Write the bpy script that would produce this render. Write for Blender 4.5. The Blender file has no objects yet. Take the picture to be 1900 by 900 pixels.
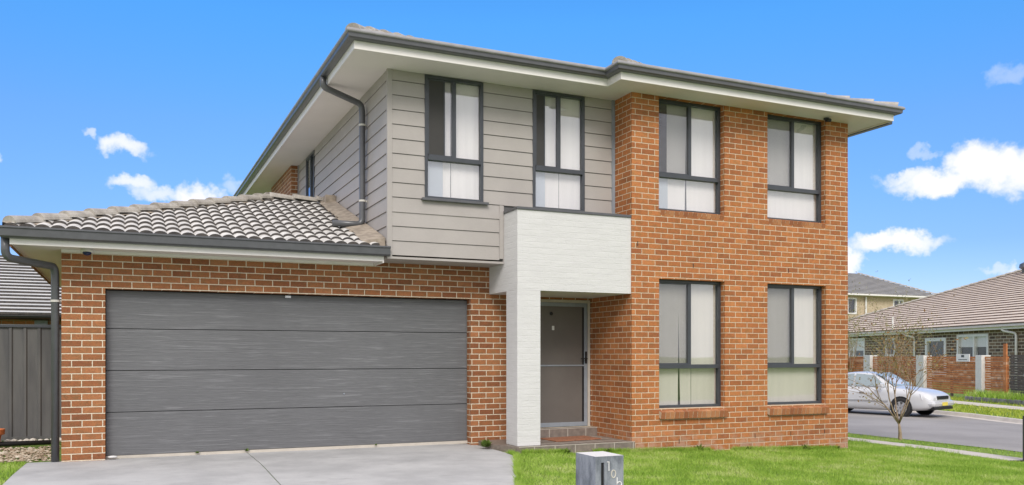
import bpy, math, random
import numpy as np
from mathutils import Vector
R = math.radians
random.seed(7); rng = np.random.default_rng(7)
sc = bpy.context.scene
col = sc.collection

# ------------------------------------------------------------------ camera
cd = bpy.data.cameras.new('camera'); cam = bpy.data.objects.new('camera', cd); col.objects.link(cam)
cam.location = (0, 0, 1.35); cam.rotation_euler = (R(90), 0, R(-24.2756))
cd.sensor_width = 36; cd.lens = 36 * 1592 / 1900; cd.shift_y = 210 / 1900
cd.clip_start = 0.1; cd.clip_end = 2000
sc.camera = cam
sc.view_settings.view_transform = 'Standard'; sc.view_settings.look = 'None'
sc.view_settings.exposure = 0.72; sc.view_settings.gamma = 1

# ------------------------------------------------------------------ node helper
class N:
    def __init__(s, nt): s.nt = nt; s.L = nt.links
    def new(s, t, **k):
        n = s.nt.nodes.new(t)
        for a, b in k.items(): setattr(n, a, b)
        return n
    def put(s, sock, v):
        if hasattr(v, 'is_output'): s.L.new(v, sock)
        elif v is not None:
            if isinstance(v, (tuple, list)) and len(v) == 3 and sock.type == 'RGBA': v = (*v, 1)
            sock.default_value = v
    def m(s, op, a, b=None, c=None, clamp=False):
        n = s.new('ShaderNodeMath', operation=op, use_clamp=clamp)
        s.put(n.inputs[0], a)
        if b is not None: s.put(n.inputs[1], b)
        if c is not None: s.put(n.inputs[2], c)
        return n.outputs[0]
    def vm(s, op, a, b=None):
        n = s.new('ShaderNodeVectorMath', operation=op)
        s.put(n.inputs[0], a)
        if b is not None: s.put(n.inputs[1], b)
        return n.outputs[0] if op not in ('LENGTH', 'DOT_PRODUCT') else n.outputs[1]
    def mix(s, f, a, b, bt='MIX'):
        n = s.new('ShaderNodeMix', data_type='RGBA', blend_type=bt)
        s.put(n.inputs[0], f); s.put(n.inputs[6], a); s.put(n.inputs[7], b)
        return n.outputs[2]
    def mr(s, v, a, b, c=0., d=1., smooth=True):
        n = s.new('ShaderNodeMapRange'); n.interpolation_type = 'SMOOTHSTEP' if smooth else 'LINEAR'
        s.put(n.inputs[0], v); s.put(n.inputs[1], a); s.put(n.inputs[2], b); s.put(n.inputs[3], c); s.put(n.inputs[4], d)
        return n.outputs[0]
    def noise(s, vec, scale, detail=3, rough=.55, color=False, dist=0.):
        n = s.new('ShaderNodeTexNoise'); s.put(n.inputs['Vector'], vec)
        n.inputs['Scale'].default_value = scale; n.inputs['Detail'].default_value = detail
        n.inputs['Roughness'].default_value = rough; n.inputs['Distortion'].default_value = dist
        return n.outputs['Color' if color else 'Fac']
    def sep(s, v):
        n = s.new('ShaderNodeSeparateXYZ'); s.put(n.inputs[0], v); return n.outputs
    def comb(s, x, y, z):
        n = s.new('ShaderNodeCombineXYZ')
        for i, v in enumerate((x, y, z)): s.put(n.inputs[i], v)
        return n.outputs[0]
    def ramp(s, f, stops, const=False):
        n = s.new('ShaderNodeValToRGB'); s.put(n.inputs[0], f); cr = n.color_ramp
        if const: cr.interpolation = 'CONSTANT'
        while len(cr.elements) < len(stops): cr.elements.new(.5)
        for e, (p, c) in zip(cr.elements, stops): e.position = p; e.color = (*c, 1)
        return n.outputs[0]
    def bump(s, h, dist=.005, strength=1.):
        n = s.new('ShaderNodeBump'); s.put(n.inputs['Height'], h)
        n.inputs['Distance'].default_value = dist; n.inputs['Strength'].default_value = strength
        return n.outputs[0]

# ------------------------------------------------------------------ sky and sun
SUN_EL, SUN_AZ = 40., 203.     # azimuth clockwise from +Y: the sun stands behind the camera
w = bpy.data.worlds.new('World'); sc.world = w; w.use_nodes = True
n = N(w.node_tree); w.node_tree.nodes.clear()
sky = n.new('ShaderNodeTexSky', sky_type='NISHITA'); sky.sun_disc = False
sky.sun_elevation = R(SUN_EL); sky.sun_rotation = R(SUN_AZ); sky.air_density = 1.0; sky.dust_density = .6; sky.ozone_density = 2.2
tc = n.new('ShaderNodeTexCoord'); dirv = n.vm('NORMALIZE', tc.outputs['Generated'])
dx, dy, dz = n.sep(dirv)
nz = n.noise(dirv, 9, 5, .6, color=True)
nx_, ny_, _ = n.sep(nz)
nf = n.sep(n.noise(dirv, 38, 4, .6, color=True))
az = n.m('ADD', n.m('ARCTAN2', dx, dy), n.m('ADD', n.m('MULTIPLY', n.m('SUBTRACT', nx_, .5), .07), n.m('MULTIPLY', n.m('SUBTRACT', nf[0], .5), .05)))
el = n.m('ADD', n.m('ARCSINE', dz), n.m('ADD', n.m('MULTIPLY', n.m('SUBTRACT', ny_, .5), .035), n.m('MULTIPLY', n.m('SUBTRACT', nf[1], .5), .042)))
# cloud puffs: azimuth deg, elevation deg, half width deg, half height deg, opacity
CL = [(50.6, 10.6, 2.6, .75, .95), (52.2, 11.3, 1.5, 1.05, 1.), (53.6, 10.7, 2.2, 1.05, 1.), (56.4, 10.2, 3.2, 1.15, 1.), (48.9, 11.0, 1.3, .5, .8), (50.0, 12.4, .8, .3, .3),
      (48.3, 6.8, 2.3, .62, .95), (47.4, 7.2, 1.2, .5, .9), (45.8, 5.8, 1.0, .9, 1.),
      (.6, 10.2, 1.6, .5, .75), (2.4, 9.7, 2.2, .45, .65), (4.9, 9.6, 1.5, .85, .95), (-.2, 12.5, 1.3, .6, .8), (-2.3, 12.9, .5, .3, .5), (6.8, 10.7, .9, .6, .35),
      (-6.9, 11.1, .8, .5, .8), (54.5, 16.0, .9, .6, .25), (53.6, 4.8, 1.2, .3, .4), (55.2, 4.5, 1.0, .4, .6),
      (-18, 9, 5, 1.6, .9), (75, 14, 7, 2.5, .9), (-40, 18, 9, 3, .9), (100, 22, 10, 4, .9)]
tot = None
for a, e, sa, se, op in CL:
    u = n.m('DIVIDE', n.m('SUBTRACT', az, R(a)), R(sa)); v = n.m('DIVIDE', n.m('SUBTRACT', el, R(e)), R(se))
    d2 = n.m('ADD', n.m('MULTIPLY', u, u), n.m('MULTIPLY', v, v))
    f = n.mr(d2, 1.8, -.1, 0., op)
    tot = f if tot is None else n.m('MAXIMUM', tot, f)
# unseen cloud added behind the camera and overhead to give neutral white fill
back = n.mr(n.m('ADD', n.m('MULTIPLY', dx, -.41), n.m('MULTIPLY', dy, -.91)), -.25, .1)
over = n.mr(dz, .62, .8)
cover = n.m('MAXIMUM', back, over)
fill_cloud = n.mr(n.noise(dirv, 2.2, 4, .5), .22, .42, .35, 1.)
tot = n.m('MAXIMUM', tot, n.m('MULTIPLY', cover, fill_cloud))
hsv = n.new('ShaderNodeHueSaturation'); n.put(hsv.inputs['Color'], sky.outputs[0]); hsv.inputs['Saturation'].default_value = 1.36; hsv.inputs['Value'].default_value = 1.0
hsv.inputs['Hue'].default_value = .505
bg1 = n.new('ShaderNodeBackground'); n.put(bg1.inputs[0], n.mix(1., hsv.outputs[0], n.ramp(dz, [(0., (.60, .62, .9)), (.12, (.60, .64, .92)), (.25, (.98, .94, 1.06)), (.36, (1.05, 1.25, 1.28))]), 'MULTIPLY')); bg1.inputs[1].default_value = .108
bg2 = n.new('ShaderNodeBackground'); n.put(bg2.inputs[0], n.mix(n.noise(dirv, 22, 4), (.86, .85, .96), (1., .965, .985))); bg2.inputs[1].default_value = .74
mx = n.new('ShaderNodeMixShader'); n.put(mx.inputs[0], tot); n.L.new(bg1.outputs[0], mx.inputs[1]); n.L.new(bg2.outputs[0], mx.inputs[2])
wo = n.new('ShaderNodeOutputWorld'); n.L.new(mx.outputs[0], wo.inputs[0])
ld = bpy.data.lights.new('sun', 'SUN'); ld.energy = 1.5; ld.angle = R(24); ld.color = (1, .95, .88)
sun = bpy.data.objects.new('sun', ld); col.objects.link(sun)
ea, aa = R(SUN_EL), R(SUN_AZ)
sv = Vector((math.sin(aa) * math.cos(ea), math.cos(aa) * math.cos(ea), math.sin(ea)))
sun.rotation_euler = sv.to_track_quat('Z', 'Y').to_euler(); sun.location = (0, -20, 30)

# ------------------------------------------------------------------ materials
def mat(name):
    m = bpy.data.materials.new(name); m.use_nodes = True
    nt = m.node_tree; b = nt.nodes['Principled BSDF']
    return m, N(nt), b
def P(n_): return n_.new('ShaderNodeNewGeometry').outputs['Position']
def plain(name, c, rough=.6, var=.08, scale=6, metal=0., bump=0., bscale=60, fine=None, spec=None, coat=0.):
    m, n, b = mat(name); p = P(n)
    f = n.noise(p, scale, 4, .6)
    k = n.mr(f, .3, .7, 1 - var, 1 + var, False)
    cc = n.new('ShaderNodeVectorMath', operation='SCALE'); cc.inputs[0].default_value = c; n.put(cc.inputs['Scale'], k)
    n.put(b.inputs['Base Color'], cc.outputs[0])
    b.inputs['Roughness'].default_value = rough; b.inputs['Metallic'].default_value = metal
    if spec is not None: b.inputs['Specular IOR Level'].default_value = spec
    if coat: b.inputs['Coat Weight'].default_value = coat; b.inputs['Coat Roughness'].default_value = .08
    if bump: n.put(b.inputs['Normal'], n.bump(n.noise(p, bscale, 3), bump))
    return m
def brick(name, cols, mortar, a=1., b_=0., L=.24, Hh=.086, mw=.0115, paint=None, dirt=False, rough=.85):
    m, n, b = mat(name); g = n.new('ShaderNodeNewGeometry'); p = g.outputs['Position']
    x, y, z = n.sep(p); nx, ny, nzz = n.sep(g.outputs['True Normal'])
    ua = n.m('ADD', n.m('MULTIPLY', x, a), n.m('MULTIPLY', y, b_)); ub = n.m('ADD', n.m('MULTIPLY', x, -b_), n.m('MULTIPLY', y, a))
    side = n.m('GREATER_THAN', n.m('ABSOLUTE', n.m('ADD', n.m('MULTIPLY', nx, a), n.m('MULTIPLY', ny, b_))), .6)
    u = n.m('ADD', n.m('MULTIPLY', ua, n.m('SUBTRACT', 1, side)), n.m('MULTIPLY', n.m('ADD', ub, .06), side))
    u = n.m('ADD', u, 50.05); zz = n.m('ADD', z, Hh * 20)
    zr = n.m('DIVIDE', zz, Hh); row = n.m('FLOOR', zr)
    wob = n.noise(n.comb(row, 0, 0), 3.1, 0)
    uu = n.m('ADD', n.m('DIVIDE', u, L), n.m('ADD', n.m('MULTIPLY', n.m('MODULO', row, 2), .5), n.m('MULTIPLY', wob, .16)))
    cl = n.m('FLOOR', uu)
    fu = n.m('MULTIPLY', n.m('FRACT', uu), L); fz = n.m('MULTIPLY', n.m('FRACT', zr), Hh)
    d = n.m('MINIMUM', n.m('MINIMUM', fu, n.m('SUBTRACT', L, fu)), n.m('MINIMUM', fz, n.m('SUBTRACT', Hh, fz)))
    wn = n.new('ShaderNodeTexWhiteNoise', noise_dimensions='3D'); n.put(wn.inputs['Vector'], n.comb(cl, row, side))
    fine = n.noise(p, 90, 3, .7); mid = n.noise(p, 14, 3, .6)
    d = n.m('ADD', d, n.m('MULTIPLY', n.m('SUBTRACT', n.noise(p, 45, 2), .5), .006))
    mask = n.mr(d, mw / 2 - .0012, mw / 2 + .0016)
    if paint is None:
        c = n.ramp(wn.outputs['Value'], cols)
        c = n.mix(.75, c, n.ramp(fine, [(.25, (.45, .42, .4)), (.5, (1, 1, 1)), (.8, (1.25, 1.2, 1.1))]), 'MULTIPLY')
        c = n.mix(.5, c, n.ramp(mid, [(.3, (.75, .72, .7)), (.7, (1.15, 1.15, 1.15))]), 'MULTIPLY')
        hue = n.ramp(n.noise(n.vm('MULTIPLY', p, (1, 1, 2.2)), 13, 3, .7), [(.32, (.78, .98, .90)), (.45, (1.0, 1.02, .98)), (.55, (1.15, 1.06, .88)), (.68, (.94, .84, .96))])
        c = n.mix(.8, c, hue, 'MULTIPLY')
        mo = n.mix(n.noise(p, 30, 3), mortar, tuple(v * .72 for v in mortar))
        c = n.mix(mask, mo, c)
        if dirt:   # pale salt bloom on the lowest courses
            hz = n.mr(n.m('ADD', z, n.m('MULTIPLY', x, .034)), .55, .05)
            bl = n.m('MULTIPLY', hz, n.mr(n.noise(p, 5, 5, .7), .42, .62))
            c = n.mix(n.m('MULTIPLY', bl, .8), c, (.46, .31, .235))
            big = n.mr(n.noise(n.vm('MULTIPLY', p, (1, 1, .6)), 1.1, 4), .35, .7)
            c = n.mix(.3, c, n.ramp(big, [(0, (.78, .76, .76)), (1, (1.1, 1.08, 1.05))]), 'MULTIPLY')
        hgt = n.m('ADD', mask, n.m('MULTIPLY', fine, .25)); bd = .006
    else:
        k = n.mr(n.noise(n.vm('MULTIPLY', p, (1.5, 1.5, 9)), 2.2, 4, .6), .3, .7, .955, 1.02)
        cc = n.new('ShaderNodeVectorMath', operation='SCALE'); cc.inputs[0].default_value = paint; n.put(cc.inputs['Scale'], k)
        st = n.mr(n.noise(n.vm('MULTIPLY', p, (5, 5, 34)), 1.2, 3, .6), .66, .76)
        c = n.mix(n.m('MULTIPLY', st, .16), cc.outputs[0], (.33, .34, .35))
        hgt = n.m('ADD', n.m('MULTIPLY', mask, .35), n.m('MULTIPLY', n.noise(n.vm('MULTIPLY', p, (1, 1, 3)), 16, 5, .6), 1.3)); bd = .0035
    n.put(b.inputs['Base Color'], c); b.inputs['Roughness'].default_value = rough
    n.put(b.inputs['Normal'], n.bump(hgt, bd))
    return m

M = {}
M['brick_g'] = brick('brick brown red', [(0, (.21, .080, .034)), (.3, (.265, .105, .042)), (.7, (.31, .128, .052)), (1, (.36, .158, .070))], (.80, .70, .54), mw=.0112)
M['brick_m'] = brick('brick orange', [(0, (.30, .108, .040)), (.25, (.365, .135, .046)), (.7, (.41, .155, .051)), (1, (.47, .19, .070))], (.78, .64, .47), dirt=True, mw=.0100)
M['brick_white'] = brick('brick painted white', None, None, paint=(.62, .615, .61))
AZ = R(21); HA, HB = math.sin(AZ), math.cos(AZ)
M['brick_dark'] = brick('brick dark brown', [(0, (.08, .055, .042)), (.5, (.15, .105, .075)), (1, (.22, .16, .11))], (.60, .54, .44), HA, HB, L=.48, Hh=.172, mw=.034)
M['brick_beige'] = brick('brick beige', [(0, (.46, .37, .26)), (1, (.58, .48, .36))], (.62, .55, .44))
M['brick_far'] = brick('brick red far', [(0, (.35, .12, .05)), (1, (.5, .2, .09))], (.5, .4, .3))
M['cream'] = plain('painted fibre cement', (.75, .705, .685), .55, .03, 2, bump=.0006)
M['fascia'] = plain('white fascia paint', (.80, .77, .745), .45, .03, 3)
M['clad'] = plain('taupe weatherboard paint', (.375, .348, .328), .6, .05, 2.2, bump=.0012, bscale=35)
M['dark'] = plain('charcoal steel', (.085, .088, .095), .32, .12, 8, spec=.6)
M['frame'] = plain('charcoal aluminium', (.05, .056, .066), .35, .1, 10)
M['frame_lt'] = plain('grey blue aluminium', (.26, .29, .33), .35, .08, 8)
M['timber'] = plain('brown timber', (.30, .14, .07), .7, .25, 9, bump=.002)
M['tileflat'] = plain('paving tile', (.20, .165, .14), .55, .22, 14, bump=.0015)
M['grout'] = plain('pale grout', (.5, .46, .4), .8)
M['whitep'] = plain('white plastic', (.75, .74, .73), .4)
M['greyp'] = plain('warm grey gutter paint', (.66, .60, .575), .5)
M['black'] = plain('black', (.012, .012, .014), .5)
M['bedding'] = plain('mortar bedding', (.32, .27, .215), .9, .3, 9, bump=.006, bscale=40)
M['screen'] = plain('insect screen', (.045, .043, .042), .8, .06)
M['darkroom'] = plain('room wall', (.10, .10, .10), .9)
M['mat'] = plain('coir doormat', (.30, .13, .07), .95, .3, 25, bump=.006)
M['terracotta'] = plain('terracotta', (.55, .17, .06), .7, .15, 12)
M['concrete_far'] = plain('pale concrete', (.55, .50, .44), .85, .1, 3, bump=.002)
M['whitebrick_far'] = plain('white painted pier', (.62, .62, .60), .8, .08, 8, bump=.004, bscale=20)
M['stone'] = plain('grey stone blocks', (.23, .22, .22), .9, .35, 6, bump=.01, bscale=14)
M['steelgalv'] = plain('pale pipe', (.62, .60, .55), .5)

def roof_mat(name, c1, c2, scale=5.):
    m, n, b = mat(name); p = P(n)
    c = n.mix(n.mr(n.noise(p, scale, 5, .7), .3, .7), c1, c2)
    c = n.mix(.6, c, n.ramp(n.noise(p, 60, 3, .7), [(.3, (.72, .72, .7)), (.6, (1.08, 1.08, 1.08))]), 'MULTIPLY')
    n.put(b.inputs['Base Color'], c); b.inputs['Roughness'].default_value = .75
    n.put(b.inputs['Normal'], n.bump(n.noise(p, 70, 3), .003))
    return m
M['tile'] = roof_mat('grey roof tile', (.46, .44, .41), (.72, .70, .66))
M['tile_edge_shade'] = roof_mat('tile edge painted shade', (.035, .032, .032), (.075, .065, .058), 9)  # shade under each tile course, put into the colour of the front edges
M['ridge'] = roof_mat('ridge tile', (.28, .255, .225), (.46, .43, .385))
M['tile_far'] = roof_mat('tan roof tile', (.56, .46, .37), (.66, .555, .45), 1.)
M['tile_far_edge'] = roof_mat('tan tile edge', (.11, .065, .045), (.17, .10, .07), 1.)
M['tile_gr'] = roof_mat('grey far tile', (.27, .265, .255), (.36, .35, .33), 1.)
M['tile_l'] = roof_mat('silver tile', (.50, .50, .49), (.64, .64, .62), 1.)

def glass(name, base=.10, gain=1.0, tint=(.965, .97, .965)):
    m = bpy.data.materials.new(name); m.use_nodes = True; nt = m.node_tree; nt.nodes.clear(); n = N(nt)
    g0 = n.new('ShaderNodeNewGeometry')     # Schlick, the same from either side of the pane
    cs_ = n.m('ABSOLUTE', n.vm('DOT_PRODUCT', g0.outputs['Incoming'], g0.outputs['Normal']))
    f = n.m('ADD', n.m('MULTIPLY', n.m('POWER', n.m('SUBTRACT', 1, cs_, clamp=True), 5), .9 * gain), base, clamp=True)
    t = n.new('ShaderNodeBsdfTransparent'); n.put(t.inputs[0], tint)
    g = n.new('ShaderNodeBsdfGlossy'); g.inputs['Roughness'].default_value = .015; n.put(g.inputs[0], (.95, .96, 1))
    p = P(n); n.put(g.inputs['Normal'], n.bump(n.noise(p, 1.1, 1), .003, .3))
    mx = n.new('ShaderNodeMixShader'); n.put(mx.inputs[0], f); n.L.new(t.outputs[0], mx.inputs[1]); n.L.new(g.outputs[0], mx.inputs[2])
    o = n.new('ShaderNodeOutputMaterial'); n.L.new(mx.outputs[0], o.inputs[0])
    return m
M['glass'] = glass('window glass', .12, 1.1)
M['glass_far'] = glass('far glass', .05, 1., (.94, .96, .96))

def blind_mat(name, c):
    m, n, b = mat(name); p = P(n); x, y, z = n.sep(p)
    f = n.noise(n.comb(n.m('MULTIPLY', x, 14), n.m('MULTIPLY', y, 14), n.m('MULTIPLY', z, .7)), 1, 2)
    cc = n.new('ShaderNodeVectorMath', operation='SCALE'); cc.inputs[0].default_value = c; n.put(cc.inputs['Scale'], n.mr(f, .3, .7, .965, 1.02))
    n.put(b.inputs['Base Color'], cc.outputs[0]); b.inputs['Roughness'].default_value = .85
    return m
M['sky_panel'] = plain('painted sky reflection', (.50, .54, .60), .5, .06, 2)  # grey-blue of the sky mirrored in the lower panes, as a surface colour
m = bpy.data.materials.new('fly screen'); m.use_nodes = True; nt = m.node_tree; nt.nodes.clear(); n_ = N(nt)
t_ = n_.new('ShaderNodeBsdfTransparent'); d_ = n_.new('ShaderNodeBsdfDiffuse'); d_.inputs[0].default_value = (.12, .12, .12, 1); mx_ = n_.new('ShaderNodeMixShader'); mx_.inputs[0].default_value = .14
n_.L.new(t_.outputs[0], mx_.inputs[1]); n_.L.new(d_.outputs[0], mx_.inputs[2]); o_ = n_.new('ShaderNodeOutputMaterial'); n_.L.new(mx_.outputs[0], o_.inputs[0]); M['fly'] = m
M['blind_w'] = blind_mat('white vertical blind', (.84, .80, .79))
M['blind_g'] = blind_mat('grey cream vertical blind', (.70, .66, .60))

m, n_, b = mat('garage door woodgrain'); p = P(n_)          # embossed wood grain: long low ridges catching the light
q = n_.vm('MULTIPLY', p, (1.35, 1.35, 32))
g1 = n_.noise(q, 1.0, 4, .62, dist=.5)
st = n_.mr(g1, .53, .68); fine = n_.noise(n_.vm('MULTIPLY', p, (6, 6, 120)), 1, 3)
c = n_.mix(n_.m('MULTIPLY', st, .5), (.125, .128, .134), (.225, .23, .24))
c = n_.mix(.5, c, n_.ramp(fine, [(.3, (.72, .72, .72)), (.7, (1.2, 1.2, 1.2))]), 'MULTIPLY')
c = n_.mix(.6, c, n_.ramp(n_.noise(p, 1.1, 3), [(.3, (.86, .86, .86)), (.7, (1.1, 1.1, 1.1))]), 'MULTIPLY')
n_.put(b.inputs['Base Color'], c); b.inputs['Roughness'].default_value = .5
n_.put(b.inputs['Normal'], n_.bump(n_.m('ADD', g1, n_.m('MULTIPLY', fine, .3)), .006)); M['gdoor'] = m

m, n_, b = mat('driveway concrete'); p = P(n_)
c = n_.mix(n_.mr(n_.noise(p, .9, 6, .65), .32, .68), (.37, .37, .37), (.50, .50, .495))
c = n_.mix(n_.m('MULTIPLY', n_.mr(n_.noise(n_.vm('MULTIPLY', p, (1, 2.2, 1)), 1.7, 6, .7), .56, .72), .5), c, (.27, .265, .26))
c = n_.mix(.5, c, n_.ramp(n_.noise(p, 120, 2), [(.3, (.88, .88, .88)), (.7, (1.08, 1.08, 1.08))]), 'MULTIPLY')
n_.put(b.inputs['Base Color'], c); b.inputs['Roughness'].default_value = .8
n_.put(b.inputs['Normal'], n_.bump(n_.noise(p, 90, 3), .002)); M['drive'] = m

m, n_, b = mat('asphalt'); p = P(n_)
c = n_.mix(n_.mr(n_.noise(p, .5, 5, .6), .3, .7), (.26, .243, .228), (.33, .308, .29))
c = n_.mix(.6, c, n_.ramp(n_.noise(p, 50, 3, .7), [(.3, (.75, .75, .75)), (.7, (1.2, 1.2, 1.2))]), 'MULTIPLY')
n_.put(b.inputs['Base Color'], c); b.inputs['Roughness'].default_value = .85; M['asphalt'] = m

m, n_, b = mat('lawn soil and turf'); p = P(n_)
c = n_.mix(n_.mr(n_.noise(p, 1.6, 5, .65), .35, .65), (.17, .28, .04), (.27, .37, .08))
c = n_.mix(n_.mr(n_.noise(p, 26, 3, .7), .4, .62), c, (.08, .14, .02))
n_.put(b.inputs['Base Color'], c); b.inputs['Roughness'].default_value = .95
n_.put(b.inputs['Normal'], n_.bump(n_.noise(p, 40, 3), .03)); M['turf'] = m

def leaf_mat(name, stops, scale=1.5, trans=.25):
    m, n, b = mat(name); p = P(n)
    oi = n.new('ShaderNodeNewGeometry').outputs['Random Per Island']
    f = n.m('ADD', n.m('MULTIPLY', oi, .45), n.m('MULTIPLY', n.mr(n.noise(p, scale, 5, .65), .36, .64), .55))
    n.put(b.inputs['Base Color'], n.ramp(f, stops)); b.inputs['Roughness'].default_value = .6
    b.inputs['Specular IOR Level'].default_value = .25
    t = n.new('ShaderNodeBsdfTranslucent'); n.put(t.inputs[0], n.ramp(f, stops))
    mx = n.new('ShaderNodeMixShader'); mx.inputs[0].default_value = trans
    o = [q for q in m.node_tree.nodes if q.type == 'OUTPUT_MATERIAL'][0]
    n.L.new(b.outputs[0], mx.inputs[1]); n.L.new(t.outputs[0], mx.inputs[2]); n.L.new(mx.outputs[0], o.inputs[0])
    return m
M['blade'] = leaf_mat('grass blades', [(0, (.17, .30, .03)), (.35, (.29, .46, .06)), (.7, (.41, .55, .11)), (1, (.60, .62, .30))], 1.3)
M['blade_y'] = leaf_mat('yellow green grass', [(0, (.22, .32, .03)), (.5, (.42, .50, .06)), (1, (.58, .58, .16))], 1.3)
M['weed'] = leaf_mat('weed leaves', [(0, (.06, .11, .02)), (1, (.18, .26, .05))])
M['leaf_tree'] = leaf_mat('autumn leaves', [(0, (.22, .10, .035)), (.35, (.30, .17, .06)), (.65, (.26, .23, .08)), (1, (.42, .36, .15))], 3)
M['leaf_bush'] = leaf_mat('olive leaves', [(0, (.10, .11, .03)), (.5, (.20, .20, .06)), (1, (.36, .32, .14))], 3)
M['bark'] = plain('bark', (.33, .25, .17), .9, .3, 20, bump=.004)

m, n_, b = mat('weathered concrete letterbox'); p = P(n_)
c = n_.mix(n_.mr(n_.noise(n_.vm('MULTIPLY', p, (1, 1, .35)), 11, 5, .65), .35, .65), (.115, .13, .155), (.27, .29, .325))
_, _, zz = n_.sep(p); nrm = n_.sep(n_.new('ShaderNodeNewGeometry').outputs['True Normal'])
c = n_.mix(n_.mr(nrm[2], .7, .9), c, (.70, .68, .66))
n_.put(b.inputs['Base Color'], c); b.inputs['Roughness'].default_value = .6
n_.put(b.inputs['Normal'], n_.bump(n_.noise(p, 60, 4), .003)); M['letterbox'] = m

m, n_, b = mat('stained timber slats'); p = P(n_)
_, _, zz = n_.sep(p); rw = n_.m('FLOOR', n_.m('DIVIDE', n_.m('ADD', zz, 5), .1))
f = n_.noise(n_.comb(n_.m('MULTIPLY', n_.sep(p)[1], .55), n_.m('MULTIPLY', rw, 3.7), 0), 1.6, 4, .8)
c = n_.ramp(f, [(.3, (.20, .065, .024)), (.45, (.42, .145, .045)), (.56, (.52, .21, .075)), (.66, (.66, .46, .32))])
n_.put(b.inputs['Base Color'], c); b.inputs['Roughness'].default_value = .7; M['slats'] = m
M['slats_dk'] = plain('grey dark slats', (.10, .085, .075), .8, .3, 8)

m, n_, b = mat('ribbed steel fence'); p = P(n_)
c = n_.mix(n_.mr(n_.noise(n_.vm('MULTIPLY', p, (3, 3, .4)), 2, 4), .3, .7), (.075, .075, .078), (.125, .123, .12))
n_.put(b.inputs['Base Color'], c); b.inputs['Roughness'].default_value = .5; M['steel'] = m

m, n_, b = mat('silver car paint'); b.inputs['Base Color'].default_value = (.60, .61, .625, 1); b.inputs['Metallic'].default_value = .15
b.inputs['Roughness'].default_value = .33; b.inputs['Coat Weight'].default_value = .6; b.inputs['Coat Roughness'].default_value = .05
p = P(n_); n_.put(b.inputs['Normal'], n_.bump(n_.noise(p, 4, 2), .004)); M['car'] = m
m, n_, b = mat('car glass'); b.inputs['Base Color'].default_value = (.30, .36, .38, 1); b.inputs['Roughness'].default_value = .05
b.inputs['Specular IOR Level'].default_value = .5; M['carglass'] = m
M['tyre'] = plain('rubber', (.02, .02, .02), .8); M['rim'] = plain('alloy', (.55, .56, .58), .3, metal=.6)
M['lamp'] = plain('headlamp lens', (.6, .62, .64), .1, coat=1.); M['amber'] = plain('amber lens', (.7, .28, .04), .2)
M['plate'] = plain('yellow plate', (.75, .62, .10), .5)

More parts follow.
